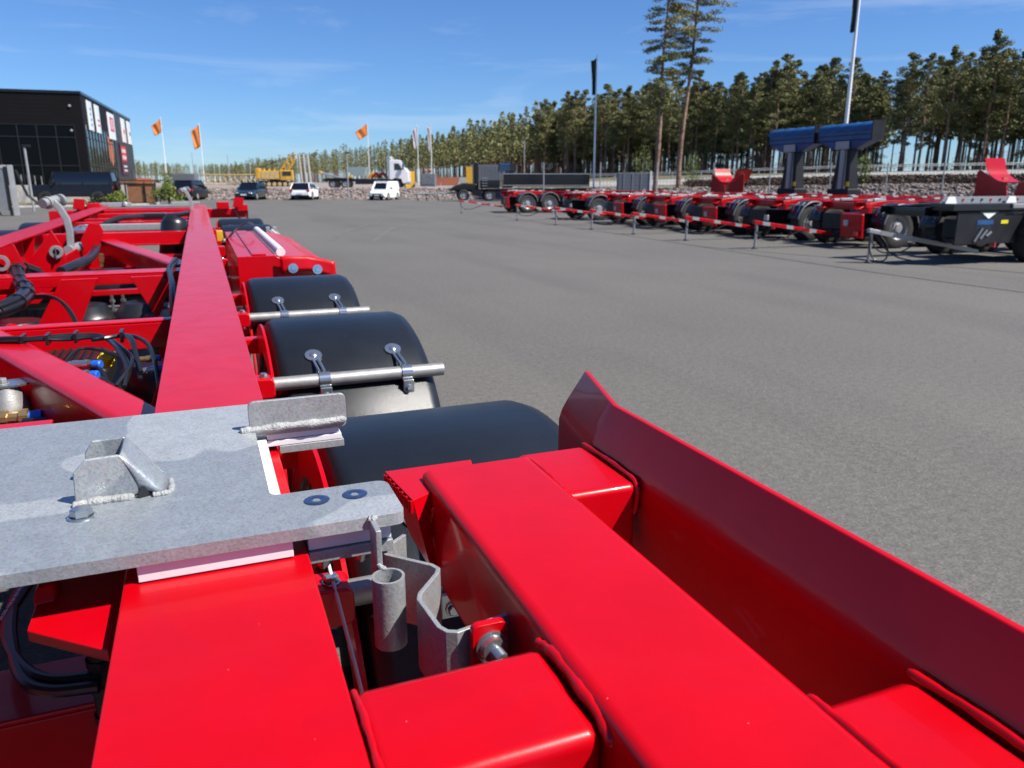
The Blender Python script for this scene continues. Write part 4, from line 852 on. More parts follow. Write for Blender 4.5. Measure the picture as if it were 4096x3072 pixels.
box('roof_edge', 'black', bd, -BW, .08, -.08, BD, BH-.1, BH+.12); box('plinth', 'kerb', bd, -BW, .04, -.04, BD, 0, .1)
box('service_door', 'black', bd, -.02, .03, 27.5, 30.5, .1, 3.2)
def board(y, w, z, h, m='whitepaint'): return box('advertising_board', m, bd, .02, .14, y, y+w, z, z+h, bevel=.02)
b1 = board(2.2, 2.0, 6.1, 2.5); b2 = board(6.0, 2.0, 6.1, 2.5); b3 = board(13.2, 3.8, 5.9, 2.6); b4 = board(22.5, 2.4, 6.0, 2.6); b5 = board(27.2, 2.4, 6.0, 2.6)
for k in range(4): box('print', 'signteal', b1, .145, .15, 2.9+.1*(k % 2), 3.4+.15*(k % 2), 6.5+.45*k, 6.7+.45*k)
for k in range(2): box('print', 'signred', b2, .145, .15, 6.4, 7.6, 6.7+.45*k, 6.85+.45*k)
box('print', 'signred', b3, .145, .15, 13.9, 16.3, 6.7, 8.1)
for k in range(3): box('print', 'whitepaint', b3, .152, .156, 14.3+.6*k, 14.55+.6*k, 6.9, 7.9)
box('print', 'signred', b4, .145, .15, 23.2, 24.2, 7.0, 7.4); box('print', 'signteal', b5, .145, .15, 28, 29, 7.0, 7.4)
b6 = board(19.2, 4.6, 2.4, 3.4, 'signmar'); box('print', 'signred', b6, .145, .15, 19.8, 23.2, 3.9, 5.5)
for i in range(3):
    for j in range(2): box('print', 'whitecloth', b6, .152, .156, 20.1+1.0*i, 20.8+1.0*i, 4.1+.7*j, 4.5+.7*j)
for j in range(2): box('print', 'whitepaint', b6, .145, .15, 20.3, 22.8, 2.8+.45*j, 3.0+.45*j)
MB().prism(rcorner([(12.4, 3.9), (12.4, 6.1), (15.4, 6.1), (15.4, 3.9), (13.9, 3.2)], .3), -.05, -.04, 'x').build('shield_print', 'rust', bd)
box('advertising_board', 'whitepaint', bd, -13.5, -7.9, -.14, -.02, 6.9, 8.6, bevel=.02)
for x, z in ((-.9, 7.9), (-1.0, 5.9)): MB().lathe([(0, .14), (.1, .10), (.12, 0)], (x, -.01, z), (0, -1, 0), 12).build('wall_lamp', 'silverpaint', bd)
for k, (x, z) in enumerate(((-5.9, 5.2), (-4.6, 4.9), (-4.4, 4.6), (-2.9, 5.8), (-2.2, 5.9), (-1.4, 5.7), (-3.4, 4.7), (-2.8, 4.4))):
    tubeo('ceiling_light', 'lamp', bd, [(x, .25, z), (x+.25, .25, z-.06)], .03, 6)

# ------------------------------------------------------------------ cars
def car(name, label, cat, loc, rz, L_, W_, H_, paint, hood=1.1, tail=.3, wind=.6, rear=.5, sill=.28, belt=.95, boxy=False, plates=True, van=False, rear_view=False, group=None, sc=1.0, spare=False):
    r = empty(name, loc, R(rz), label, cat, group); r.scale = (sc, sc, sc)
    hl = L_/2; w = W_/2           # +y is the front
    def loft(st, m, nm, bev, par=r):       # stations (y, half width bottom, half width top, z bottom, z top)
        v = []; f = []
        for (y, a, b_, z0, z1) in st:
            v += [(-a, y, z0), (a, y, z0), (a*1.0, y, z0+(z1-z0)*.55), (b_, y, z1), (-b_, y, z1), (-a*1.0, y, z0+(z1-z0)*.55)]
        n_ = len(st)
        for i in range(n_-1):
            for k in range(6): f.append((i*6+k, i*6+(k+1) % 6, (i+1)*6+(k+1) % 6, (i+1)*6+k))
        f += [tuple(range(6))[::-1], tuple((n_-1)*6+k for k in range(6))]
        return MB().add(v, f).build(nm, m, par, bev, seg=3)
    hb = belt-(.02 if boxy else .14)
    if boxy: st = [(-hl, w*.97, w*.93, sill+.1, belt), (-hl+.06, w, w*.95, sill, belt), (hl-.1, w*.98, w*.9, sill, belt-.04), (hl, w*.92, w*.86, sill+.1, belt-.1)]
    else: st = [(-hl, w*.86, w*.74, sill+.12, belt-.22), (-hl+.12, w*.96, w*.86, sill, belt-.02), (-hl*.5, w, w*.90, sill-.04, belt), (hl*.3, w, w*.9, sill-.04, belt), (hl-hood*.5, w*.98, w*.86, sill, belt-.10), (hl-.15, w*.93, w*.78, sill, belt-.22), (hl, w*.80, w*.66, sill+.12, belt-.34)]
    body = loft(st, paint, 'body', .05)
    y0, y1 = -hl+tail, hl-hood; t0, t1 = y0+rear, y1-wind
    loft([(y0, w*.90, w*.88, belt-.03, belt), (t0, w*.90, w*.74, belt-.03, H_-.03), (t1, w*.90, w*.74, belt-.03, H_-.04), (y1, w*.88, w*.86, belt-.05, belt-.02)], 'glass' if not van else paint, 'window_band' if not van else 'cab_top', .04)
    box('roof', paint, r, -w*.72, w*.72, t0-.05, t1+.05, H_-.045, H_, bevel=.02)
    for s_ in (-1, 1):
        for (ya, yb) in ((y0, t0), (y1, t1), ((t0+t1)/2, (t0+t1)/2), (t0+.05, t0+.02)):
            MB().tube([(s_*w*.905, ya, belt-.02), (s_*w*.755, yb, H_-.03)], .045, 6).build('pillar', paint, r)
        for yy in (hl-.82*L_/4.4, -hl+.85*L_/4.4):
            rr_ = .34 if not boxy else .40
            wl = MB().lathe([(0, .0), (.19, .0), (.22, -.03), (.24, .01), (rr_-.02, .015), (rr_, -.02), (rr_, -.20), (0, -.20)], (s_*(w+.0), yy, rr_), (s_, 0, 0), 24).build('wheel', 'rubber', r, smooth=True, ang=30)
            MB().lathe([(0, .012), (.06, .01), (.20, .008), (.215, -.0)], (s_*(w+.006), yy, rr_), (s_, 0, 0), 12).build('rim', 'silverpaint' if not boxy else 'blacksteel', wl)
            MB().lathe([(rr_+.07, -.14), (rr_+.07, .008), (rr_+.03, .012), (rr_+.03, -.14)], (s_*(w-.005), yy, rr_), (s_, 0, 0), 18, ).build('wheel_arch', 'black', r)
        box('headlight', 'lamp', r, s_*w*.62-.16, s_*w*.62+.16, hl-.13 if not boxy else hl-.03, hl-.03 if not boxy else hl+.01, belt-.40, belt-.28, bevel=.03)
        box('tail_light', 'redlight', r, s_*w*.80-.13, s_*w*.80+.10, -hl-.012, -hl+.12, belt-.25 if not boxy else belt-.30, belt-.02 if not boxy else belt-.15, bevel=.03)
        box('wing_mirror', paint, r, s_*(w+.02)-.09, s_*(w+.02)+.09, y1-.35, y1-.25, belt, belt+.15, bevel=.03)
    box('grille', 'black', r, -.45, .45, hl-.02, hl+.015, sill+.12, belt-.42, bevel=.02)
    box('bumper', 'blacksteel', r, -w*.8, w*.8, hl-.06, hl+.03, sill, sill+.12, bevel=.03); box('bumper', 'blacksteel', r, -w*.85, w*.85, -hl-.03, -hl+.08, sill, sill+.16, bevel=.03)
    box('number_plate', 'whitepaint', r, -.26, .26, hl+.03, hl+.04, sill+.14, sill+.26); box('number_plate', 'whitepaint', r, -.26, .26, -hl-.04, -hl-.03, belt-.42, belt-.30)
    box('rear_window', 'glass', r, -w*.62, w*.62, y0-.02, y0+.02, belt+.06, belt+.07)
    if van:
        MB().hexa([(-w*.70, y1-.02, belt+.02), (w*.70, y1-.02, belt+.02), (w*.70, y1-.12, belt), (-w*.70, y1-.12, belt)], [(-w*.62, t1+.12, H_-.16), (w*.62, t1+.12, H_-.16), (w*.62, t1-.02, H_-.18), (-w*.62, t1-.02, H_-.18)]).build('windscreen', 'glass', r)
        for s_ in (-1, 1): MB().hexa([(s_*w*.90, y1-.35, belt+.03), (s_*w*.93, y1-.35, belt+.03), (s_*w*.93, y1-1.3, belt+.03), (s_*w*.90, y1-1.3, belt+.03)], [(s_*w*.80, t1-.05, H_-.22), (s_*w*.83, t1-.05, H_-.22), (s_*w*.83, t1-.8, H_-.22), (s_*w*.80, t1-.8, H_-.22)]).build('side_window', 'glass', r)
    if spare: MB().lathe([(0, .22), (.33, .22), (.38, .16), (.38, .02), (0, 0)], (.0, -hl, 1.05), (0, -1, 0), 24).build('spare_wheel_cover', 'black', r, smooth=True, ang=30)
    return r
CG = 'cars parked against the rubble bank'
FW = math.degrees(-YAW)
car('parked_suv', 'black estate SUV seen from behind, by the rubble bank nearest the building', 'car', (-.55, 81.0, 0), -19, 4.8, 1.92, 1.75, M['black'], 1.2, .05, .7, .35, belt=1.02, group=CG, sc=1.03)
car('parked_hatchback', 'dark teal hatchback facing the camera, between the black SUV and the white hatchback', 'car', (4.65, 79.0, 0), 180-21, 4.4, 1.85, 1.52, M['bluegrey'], 1.15, .1, .7, .5, belt=.95, group=CG, sc=1.05)
car('parked_hatchback', 'white hatchback seen from behind, parked by the rubble bank', 'car', (9.5, 77.6, 0), -20, 4.4, 1.84, 1.50, M['whitepaint'], 1.15, .05, .7, .5, belt=.95, group=CG, sc=1.06)
car('delivery_van', 'small white delivery van facing the camera, below the white lorry cab', 'van', (16.3, 74.0, 0), 180-32, 4.5, 1.86, 1.84, M['whitepaint'], .95, .02, .65, .08, belt=1.05, van=True, group=CG, sc=.93)
car('parked_offroader', 'boxy black off-road car with a spare wheel on its back, side on', 'car', (-8.1, 63.6, .12), 90-7, 4.75, 1.93, 1.97, M['black'], 1.15, .0, .32, .12, sill=.45, belt=1.22, boxy=True, spare=True, sc=1.12)  # enlarged past its real size to reach its size in the image

# ------------------------------------------------------------------ flagpoles, lamp posts
def flagpole(x, y, h, label, flag, fl=(1.6, 1.1), group='white flagpoles', r=.075, lean=0, dirx=-1):
    z = gz(x, y)-.1; p = empty('flagpole', (x, y, z), 0, label, 'flagpole', group)
    MB().tube([(0, 0, 0), (0, 0, h*.5), (0, 0, h)], [r, r*.85, r*.55], 14).build('pole', 'whitepaint', p, smooth=True); MB().lathe([(0, .12), (r, .06), (0, -.02)], (0, 0, h), (0, 0, 1), 10).build('finial', 'whitepaint', p)
    if flag:
        v = []; f = []; A, B = 10, 8; c_ = Vector((math.cos(YAW), -math.sin(YAW), 0))*dirx
        for i in range(A+1):
            for j in range(B+1):
                u, t = i/A, j/B; q = c_*(fl[0]*u*(1-.25*t))+Vector((0, .12*math.sin(u*9+t*3)*u, -.15-fl[1]*t-u*fl[0]*.75*(1-.35*t)-.1*math.sin(u*5)*u)); v.append(tuple(q+Vector((0, 0, h))))
        for i in range(A):
            for j in range(B): f.append((i*(B+1)+j, (i+1)*(B+1)+j, (i+1)*(B+1)+j+1, i*(B+1)+j+1))
        o = MB().add(v, f).build('flag', flag, p, smooth=True, ang=180); q = o.modifiers.new('s', 'SOLIDIFY'); q.thickness = .01
    return p
flagpole(-4.6, 141.6, 10.6, 'white flagpole with hanging orange flag, nearest the black building', 'orange', (1.6, 2.0))
flagpole(1.1, 144.7, 10.0, 'white flagpole with orange and white flag, right of the one nearest the building', 'orange', (1.5, 3.4))
flagpole(28.2, 139.4, 10.6, 'white flagpole with orange flag standing before the pine forest', 'orange', (2.1, 1.9))
flagpole(37.5, 141.1, 10.3, 'left one of two white flagpoles with limp white flags', 'whitecloth', (.9, 3.6))
flagpole(38.4, 135.4, 10.2, 'right one of two white flagpoles with limp white flags', 'whitecloth', (.6, 4.2))
flagpole(36.15, 69.6, 12.3, 'white flagpole with dark green flag, left of the two tall pines', 'darkgreen', (.55, 3.2), r=.10)
flagpole(34.62, 35.85, 15.2, 'tallest white flagpole, behind the blue hoods, with a dark green flag', 'darkgreen', (.5, 5.2), r=.115)
def lamppost(x, y, h, label, head=True, m='silverpaint', r=.06, z=None):
    z = gz(x, y)-.05 if z is None else z; p = empty('lamp_post', (x, y, z), 0, label, 'lamp post', 'grey lamp posts'); tubeo('pole', m, p, [(0, 0, 0), (0, 0, h)], r, 10)
    if head: box('lamp_head', 'blacksteel', p, -.12, .28, -.1, .1, h, h+.12, bevel=.03)
    return p
lamppost(12.83, 73.4, 4.2, 'grey post at the asphalt edge between the white hatchback and the van')
lamppost(38.2, 92.4, 5.6, 'grey lamp post rising behind the small distant blue hood'); lamppost(46.7, 99.8, 2.2, 'short grey post at the forest edge above the black tipper body', False)
lamppost(-8.35, 49.0, 3.3, 'slim grey lamp post beside the grey steel gate at the left', z=.1)
for i, (x, y, h, lb) in enumerate(((-.5, 150, 5.5, 'thin far post just right of the first orange flag'), (5.5, 155, 5.2, 'thin far post between the first two flagpoles'), (9.5, 160, 5.0, 'thin far post right of the second orange flag'))): lamppost(x, y, h, lb, False, r=.05)

# ------------------------------------------------------------------ left verge: kerb, gate, bushes, fence, timber shed
kp = [(-11.6, 53.4), (-12.1, 57), (-11.5, 60.0), (-8.5, 60.9), (-4.6, 62.1), (-3.2, 63.0), (-2.9, 66), (-3.6, 72), (-20, 80), (-30, 60), (-22, 40), (-13.5, 46)]
MB().prism(kp, -.05, .115).build('grass_verge', 'soil').__setitem__('kind', 'structure')
kc = MB()
for a, b in zip(kp[:7]+[kp[7]], kp[1:8]):
    a = Vector(a); b = Vector(b); d = (b-a).normalized(); n_ = Vector((-d.y, d.x))*.09; L_ = (b-a).length; c = int(L_/1.0)+1
    for k in range(c):
        p, q = a+d*L_*k/c+d*.006, a+d*L_*(k+1)/c-d*.006
        o = MB().prism([(p+n_)[:], (q+n_)[:], (q-n_)[:], (p-n_)[:]], -.04, .135).build('kerb_stone', 'kerb'); o['kind'] = 'structure'
gt = empty('steel_gate', (-8.75, 45.2, 0), R(6), 'tall grey steel gate panel with post at the left edge', 'gate')
for k in range(10): box('gate_board', 'contgrey', gt, -2.6+.27*k, -2.6+.27*k+.262, -.03, .03, .25, 2.25)
box('top_rail', 'silverpaint', gt, -2.7, .15, -.06, .06, 2.25, 2.42, bevel=.02); box('gate_post', 'silverpaint', gt, .18, .42, -.12, .12, 0, 2.42, bevel=.02); box('gate_post', 'blacksteel', gt, .02, .14, -.08, .08, 0, 2.35)
MB().tube([(.5, .0, 2.2), (.85, .0, 1.0), (1.3, 0, .55), (1.6, 0, .45)], .06, 8).build('stay', 'blacksteel', gt)
cb = MB().prism([(-.55, 0), (-.18, .95), (.18, .95), (.55, 0)], -2.0, 0, 'y').build('concrete_barrier', 'kerb'); cb.location = (-9.75, 45.8, .0); tag(cb, 'pale concrete barrier at the foot of the grey gate', 'barrier')
for i in range(5):
    x, y = [(-10.84, 58.05), (-11.1, 62.46), (-11.47, 66.91), (-11.77, 71.33), (-12.01, 75.72)][i]; fp = empty('fence_section', (x, y, .1), 0, ['first', 'second', 'third', 'fourth', 'fifth'][i]+' grey post and wires of the fence running from gate to off-road car', 'fence', 'wire fence behind the gate')
    box('fence_post', 'silverpaint', fp, -.03, .03, -.03, .03, 0, 2.0)
    for z in (1.75, 1.9, 2.05): MB().tube([(0, 0, z), (-0.29, 4.42, z)], .012, 5).build('fence_wire', 'blacksteel', fp)
lw = MB().box(-7, 3.2, -.2, .2, 0, 1.4).build('low_wall', 'kerb'); lw.location = (-8.5, 71.5, 0); tag(lw, 'pale low wall behind the black off-road car', 'wall')
rnd = random.Random(11)
def leafblob(mb, c, rad, n, size, rnd, flat=.0):
    for _ in range(n):
        while True:
            p = Vector((rnd.uniform(-1, 1), rnd.uniform(-1, 1), rnd.uniform(-1, 1)))
            if p.length < 1: break
        p = Vector((c[0]+p.x*rad[0], c[1]+p.y*rad[1], c[2]+p.z*rad[2])); a = Vector((rnd.gauss(0, 1), rnd.gauss(0, 1), rnd.gauss(0, 1))).normalized(); b = a.orthogonal().normalized(); b.rotate(Matrix.Rotation(rnd.uniform(0, 6.28), 3, a)); c2 = a.cross(b)
        s_ = size*rnd.uniform(.6, 1.3); w = s_*rnd.uniform(.35, .8)
        mb.v += [tuple(p-b*s_), tuple(p-c2*w), tuple(p+b*s_), tuple(p+c2*w)]; k = len(mb.v); mb.f.append((k-4, k-3, k-2, k-1))
def quick(mb, name, m, parent=None):
    me = bpy.data.meshes.new(name); me.from_pydata(mb.v, [], mb.f); me.materials.append(M[m]); o = bpy.data.objects.new(name, me); col.objects.link(o)
    if parent: o.parent = parent
    return o
for (x, y, w, h, lb) in ((-6.1, 62.6, 1.6, 1.05, 'green conifer bush left of the brown timber shed'), (-2.1, 63.0, 1.25, 1.8, 'taller pointed green bush right of the brown timber shed')):
    b_ = empty('garden_bush', (x, y, .1), 0, lb, 'bush'); m = MB()
    for k in range(5): leafblob(m, (rnd.uniform(-.5, .5)*w, rnd.uniform(-.3, .3), h*(.25+.10*k)), (w*(.9-.17*k), .7, h*.28), 420, .07, rnd)
    leafblob(m, (w*.1, 0, h*.95), (.3, .3, h*.3), 200, .07, rnd)
    quick(m, 'foliage', 'shrub', b_); tubeo('stem', 'barkdark', b_, [(0, 0, -.05), (0, 0, h*.7)], .05, 6)
dg = empty('dry_grass_clump', (-9.35, 43.6, .05), 0, 'clump of tall dry straw grass before the grey gate', 'grass clump'); m = MB()
for _ in range(900):
    a = rnd.uniform(0, 6.28); r_ = rnd.uniform(0, .35); h = rnd.uniform(.9, 1.75); x, y = math.cos(a)*r_, math.sin(a)*r_; dx = x*.6+rnd.gauss(0, .08)
    m.v += [(x, y, 0), (x+.015, y, 0), (x+dx+.008, y*1.5, h), (x+dx, y*1.5, h)]; k = len(m.v); m.f.append((k-4, k-3, k-2, k-1))
quick(m, 'stalks', 'straw', dg)['kind'] = 'stuff'
sh = empty('timber_shed', (-4.1, 65.6, .1), R(-4), 'brown timber waste shed with black posts behind the bushes', 'shed')
for k in range(9): box('board', 'wood', sh, -.85, .85, -.02, .03, .05+.155*k, .05+.155*(k+1)-.012)
for k in range(9): box('board', 'wood', sh, .85, .88, 0, 2.4, .05+.155*k, .05+.155*(k+1)-.012)
box('roof_edge', 'wood', sh, -1.3, 1.2, -.15, 2.5, 1.48, 1.60); box('roof', 'blacksteel', sh, -2.9, 2.1, -.1, 2.6, 1.62, 1.68)
for x in (-2.8, -1.9, -.95, .35, 1.1, 2.0): box('post', 'black', sh, x-.05, x+.05, -.14, -.04, 0, 1.62)
ow_ = box('site_cabin', 'rust', None, -1.4, 1.4, 0, 1.5, 0, 1.2); ow_.location = (-6.9, 112, .95); tag(ow_, 'flat orange container lid showing above the timber shed', 'container')

# ------------------------------------------------------------------ machinery yard on the gravel plateau
def truckwheel(par, x, y, z=.5, r=.5, s_=-1):
    w_ = MB().lathe([(0, .02), (.10, .02), (.12, -.04), (.22, -.05), (.26, .02), (.30, .03), (r-.04, .03), (r, -.02), (r, -.30), (0, -.30)], (x, y, z), (0, s_, 0), 28).build('wheel', 'rubber', par, smooth=True, ang=30)
    MB().lathe([(0, .03), (.10, .03), (.12, -.03), (.22, -.04), (.27, .035)], (x, y-.004*1, z), (0, s_, 0), 20).build('rim', 'silverpaint', w_, smooth=True, ang=30); return w_
# white lorry, side on, cab to the right
lz = .95
lo = empty('lorry', (17.9, 87.7, lz), R(-20), 'white-cabbed lorry with bare black chassis, side on above the white van', 'lorry')
for s_ in (-.4, .4): box('chassis_rail', 'black', lo, -5.2, 3.6, s_-.06, s_+.06, .75, 1.05)
for x in (-4.0, -2.65, 3.0): truckwheel(lo, x, -1.1); truckwheel(lo, x, 1.1, s_=1)
MB().prism([(-.0, 0), (0, 0), (0, 0)], 0, 0) if False else None
cabp = [(2.2, .95), (2.2, 2.95), (2.5, 3.05), (3.35, 3.0), (3.85, 2.2), (4.25, 1.75), (4.3, .55), (3.6, .55), (3.45, 1.0), (3.0, 1.18), (2.55, 1.0), (2.5, .95)]
MB().prism(cabp, -1.2, 1.2, 'y').build('cab', 'whitepaint', lo, .05)
MB().prism([(2.75, 1.95), (2.75, 2.65), (3.25, 2.65), (3.6, 2.05), (3.6, 1.95)], -1.215, -1.2, 'y').build('side_window', 'glass', lo)
MB().hexa([(3.80, -1.0, 2.2), (3.80, 1.0, 2.2), (3.86, 1.0, 2.2), (3.86, -1.0, 2.2)], [(3.36, -.95, 2.92), (3.36, .95, 2.92), (3.42, .95, 2.92), (3.42, -.95, 2.92)]).build('windscreen', 'glass', lo)
box('exhaust_stack', 'chrome', lo, 2.0, 2.15, -1.1, -.9, 1.0, 3.4); box('roof_lights', 'lamp', lo, 2.2, 2.5, -.9, .9, 3.08, 3.38, bevel=.05)
box('headlight', 'lamp', lo, 4.22, 4.33, -1.0, -.7, 1.2, 1.45, bevel=.03); box('bumper', 'silverpaint', lo, 3.9, 4.36, -1.2, 1.2, .45, .75, bevel=.04); box('wing_mirror', 'black', lo, 3.65, 3.8, -1.5, -1.3, 2.0, 2.6)
box('fuel_tank', 'black', lo, -1.6, 1.5, -1.1, -.55, .45, 1.0, bevel=.08); box('mudguard', 'black', lo, -4.7, -1.9, -1.2, -.8, 1.03, 1.12)
MB().prism([(-5.6, 1.55), (-5.5, 1.75), (-3.0, 1.15), (-3.0, 1.05), (-3.4, 1.05)], -.35, .35, 'y').build('hook_arm', 'silverpaint', lo, .02)
for (x, z) in ((-5.5, 1.7), (-2.2, 1.25)): MB().lathe([(0, .3), (.18, .28), (.18, -.28), (0, -.3)], (x, -.2, z), (0, 1, 0), 12).build('roller', 'amber', lo, smooth=True, ang=40)
for (x0, x1, m_) in ((-.4, 1.0, 'amber'), (.0, 1.3, 'redfar'), (.7, 2.0, 'redfar')): MB().prism([(x0, 1.1), (x0+.5, 1.75), (x0+.75, 1.75), (x1, 1.1), (x1-.3, 1.1), (x0+.6, 1.5), (x0+.35, 1.1)], -.5, -.3, 'y').build('crane_link', m_, lo, .02)
MB().prism([(-2.1, 2.35), (.3, 2.35), (.0, 1.45), (-1.2, 1.35)], 1.5, 2.9, 'y').build('skip', 'contgrey', None).location = (17.2, 89.2, lz)
sk = bpy.data.objects['skip']; sk.rotation_euler = (0, 0, R(-20)); sk.data.materials[0] = mat('pale_green_paint', (.32, .42, .42), .6, var=.1); tag(sk, 'pale green open skip standing behind the lorry chassis', 'skip')
for k in range(3): tubeo('boom_rod', 'blacksteel', lo, [(.0+.15*k, -.2, 3.2), (1.7+.1*k, -.1, 1.2)], .03, 6)
# yellow crawler crane
cr = empty('crawler_crane', (10.3, 113.5, .95), R(-12), 'yellow crawler crane with short raised lattice jib behind the white hatchback', 'crane'); cr.scale = (.84, .84, .84)
for s_ in (-1.3, 1.3):
    MB().prism(rcorner([(-2.6, .05), (-2.8, .5), (-2.4, .95), (2.4, .95), (2.8, .5), (2.6, .05)], .2), s_-.3, s_+.3, 'y').build('crawler_track', 'blacksteel', cr)
    for k in range(6): MB().lathe([(0, .33), (.3, .32), (.32, .28)], (-2.1+.84*k, s_-.0, .5), (0, -1, 0), 14).build('track_wheel', 'boom', cr)
box('turntable', 'blacksteel', cr, -1.2, 1.2, -1.0, 1.0, .95, 1.2)
box('engine_house', 'yellowpaint', cr, -2.7, .5, -1.4, 1.4, 1.2, 2.6, bevel=.08); box('counterweight', 'yellowpaint', cr, -3.3, -2.65, -1.5, 1.5, 1.3, 3.0, bevel=.1)
cbn = box('cab', 'yellowpaint', cr, .5, 2.6, -1.5, -.4, 1.1, 2.7, bevel=.1); box('side_window', 'glass', cbn, .9, 2.3, -1.52, -1.5, 1.8, 2.5)
for k in range(4): box('engine_door', 'boom', cr, -2.4+.7*k, -1.8+.7*k, -1.43, -1.40, 1.35, 2.4)
for k in range(3): MB().lathe([(0, .35), (.12, .33), (.14, 0)], (-2.0+.8*k, -.5, 2.6), (0, 0, 1), 10).build('exhaust_pot', 'yellowpaint', cr)
def lattice(par, p, q, w, n, r, m, name='lattice'):
    p = Vector(p); q = Vector(q); d = (q-p); u = d.normalized(); a = Vector((0, 1, 0)); b_ = u.cross(a).normalized(); cs = [a*w+b_*w, a*w-b_*w, -a*w-b_*w, -a*w+b_*w]
    for c in cs: MB().tube([p+c, q+c], r, 6).build('chord', m, par)
    mb = MB()
    for i in range(n):
        for k in range(4):
            mb.tube([p+d*i/n+cs[k], p+d*(i+1)/n+cs[(k+1) % 4]], r*.6, 4)
    o = mb.build('lacing', m, par); o['kind'] = 'stuff'
lattice(cr, (.6, 0, 1.8), (2.6, 0, 4.7), .5, 4, .11, 'yellowpaint')
lattice(cr, (2.6, 0, 4.7), (3.2, 0, 4.8), .4, 1, .09, 'yellowpaint')
for k in range(3): tubeo('hoist_rope', 'blacksteel', cr, [(-2.8, -.3+.3*k, 3.1), (2.7, -.3+.3*k, 5.0)], .03, 4)
for k in range(3): 
    t_ = empty('concrete_pile', (13.6+.55*k, 113.2-.2*k, .95), 0, ['left', 'middle', 'right'][k]+' one of three tall pale masts beside the yellow crane', 'mast', 'pale masts beside the crane'); tubeo('mast', 'kerb', t_, [(-.1, 0, 0), (-.35, 0, 4.4-.12*k)], .17, 10)
# crane boom sections lying on the ground, trailer and generator
bl = empty('lattice_boom', (.8, 118, 1.0), R(-14), 'long cream-yellow lattice boom section lying behind the dark hatchback', 'crane boom'); lattice(bl, (0, 0, 1.0), (8.6, 0, 1.0), .62, 11, .085, 'boom')
bl2 = empty('boom_trailer', (3.8, 116, .95), R(-14), 'yellow trailer frame with two wheels under the lattice boom', 'trailer'); box('frame', 'boom', bl2, 0, 5.4, -.5, .5, .45, .6)
for k in range(4): MB().tube([(.4+1.2*k, 0, .55), (1.1+1.2*k, 0, .25)], .06, 6).build('strut', 'boom', bl2)
for x in (4.6, 5.3): truckwheel(bl2, x, -.6, .45, .42)
gc = empty('grey_container', (-1.6, 112, .95), R(-12), 'dark grey box container behind the black estate SUV', 'container'); 
box('box_body', 'contgrey', gc, -1.3, 1.6, -1.2, 1.2, .15, 1.75, bevel=.03)
for k in range(9): box('rib', 'contgrey', gc, -1.2+.3*k, -1.12+.3*k, -1.24, -1.2, .25, 1.65)
box('white_skid', 'whitepaint', gc, -2.6, -.8, -1.3, 1.2, .0, .14)
rp_ = empty('steel_ramp', (5.2, 108, .95), R(-20), 'pale grey leaning steel ramp before the lattice boom', 'ramp'); MB().hexa([(0, 0, 0), (.35, 0, 0), (.35, .1, 0), (0, .1, 0)], [(-1.3, 0, 1.35), (-.95, 0, 1.35), (-.95, .1, 1.35), (-1.3, .1, 1.35)]).build('ramp', 'silverpaint', rp_)
# right part of the yard: heater unit, orange wall, container, black tipper lorry
ge = empty('generator', (24.6, 88.3, .95), R(-25), 'grey louvred generator unit behind the lorry cab', 'generator'); box('housing', 'contgrey', ge, -.85, .85, -.6, .6, .2, 1.6, bevel=.05)
for k in range(7): box('louvre', 'silverpaint', ge, -.7, .7, -.63, -.6, .5+.14*k, .56+.14*k)
for k in range(2): MB().lathe([(0, .2), (.18, .14), (.2, 0), (.14, -.14), (0, -.2)], (-.35+.6*k, 0, 1.9), (0, 0, 1), 12).build('beacon', 'rust', ge, smooth=True, ang=60)
yb = box('yellow_cabinet', 'amber', None, -.55, .55, -.5, .5, 0, 1.9); yb.location = (22.7, 89.6, .95); tag(yb, 'yellow cabinet between the lorry cab and the grey generator', 'cabinet')
for k, (x0, w, m_, lb) in enumerate(((0, 2.0, 'rust', 'left orange'), (2.05, 2.6, 'rust', 'right orange'), (4.75, 3.6, 'kerb', 'pale grey'))):
    q = box('site_wall_panel', m_, None, x0, x0+w, -.05, .05, 0, 1.35); q.location = (32.0, 115.5, 1.0); q.rotation_euler = (0, 0, R(-20)); tag(q, lb+' panel of the low site wall behind the two white flags', 'wall')
yc2 = box('yellow_container', 'amber', None, -.35, .35, -1, 1, 0, 2.5); yc2.location = (31.0, 92.6, .95); yc2.rotation_euler = (0, 0, R(-20)); tag(yc2, 'narrow mustard yellow container left of the grey container', 'container')
gq = empty('grey_container', (34.2, 92.6, .95), R(-21), 'grey corrugated container behind the black tipper lorry', 'container'); box('box_body', 'contgrey', gq, -2.9, 2.9, -1.2, 1.2, .1, 2.75)
for k in range(17): box('rib', 'contgrey', gq, -2.8+.34*k, -2.66+.34*k, -1.24, -1.2, .2, 2.6)
tp = empty('tipper_lorry', (24.6, 66.3, 0), R(-14), 'black tipper lorry with long low body, parked at the far end of the row', 'lorry')
for s_ in (-.45, .45): box('chassis_rail', 'black', tp, -3.6, 8.2, s_-.07, s_+.07, .8, 1.05)
for x in (-2.9, -.6, 2.6, 5.8, 7.2): truckwheel(tp, x, -1.05); truckwheel(tp, x, 1.05, s_=1)
box('tipper_body', 'black', tp, .6, 8.3, -1.25, 1.25, 1.25, 2.35, bevel=.03)
for z in (1.32, 2.30): box('edge_rail', 'silverpaint', tp, .6, 8.3, -1.28, -1.25, z, z+.06)
box('front_board', 'black', tp, -1.4, .3, -1.2, 1.2, 1.1, 1.8, bevel=.05); box('crane_column', 'blacksteel', tp, -1.9, -1.5, -.4, .4, 1.0, 3.3, bevel=.08); box('equipment_box', 'black', tp, -2.2, -1.3, -1.26, -1.2, .5, 1.0)
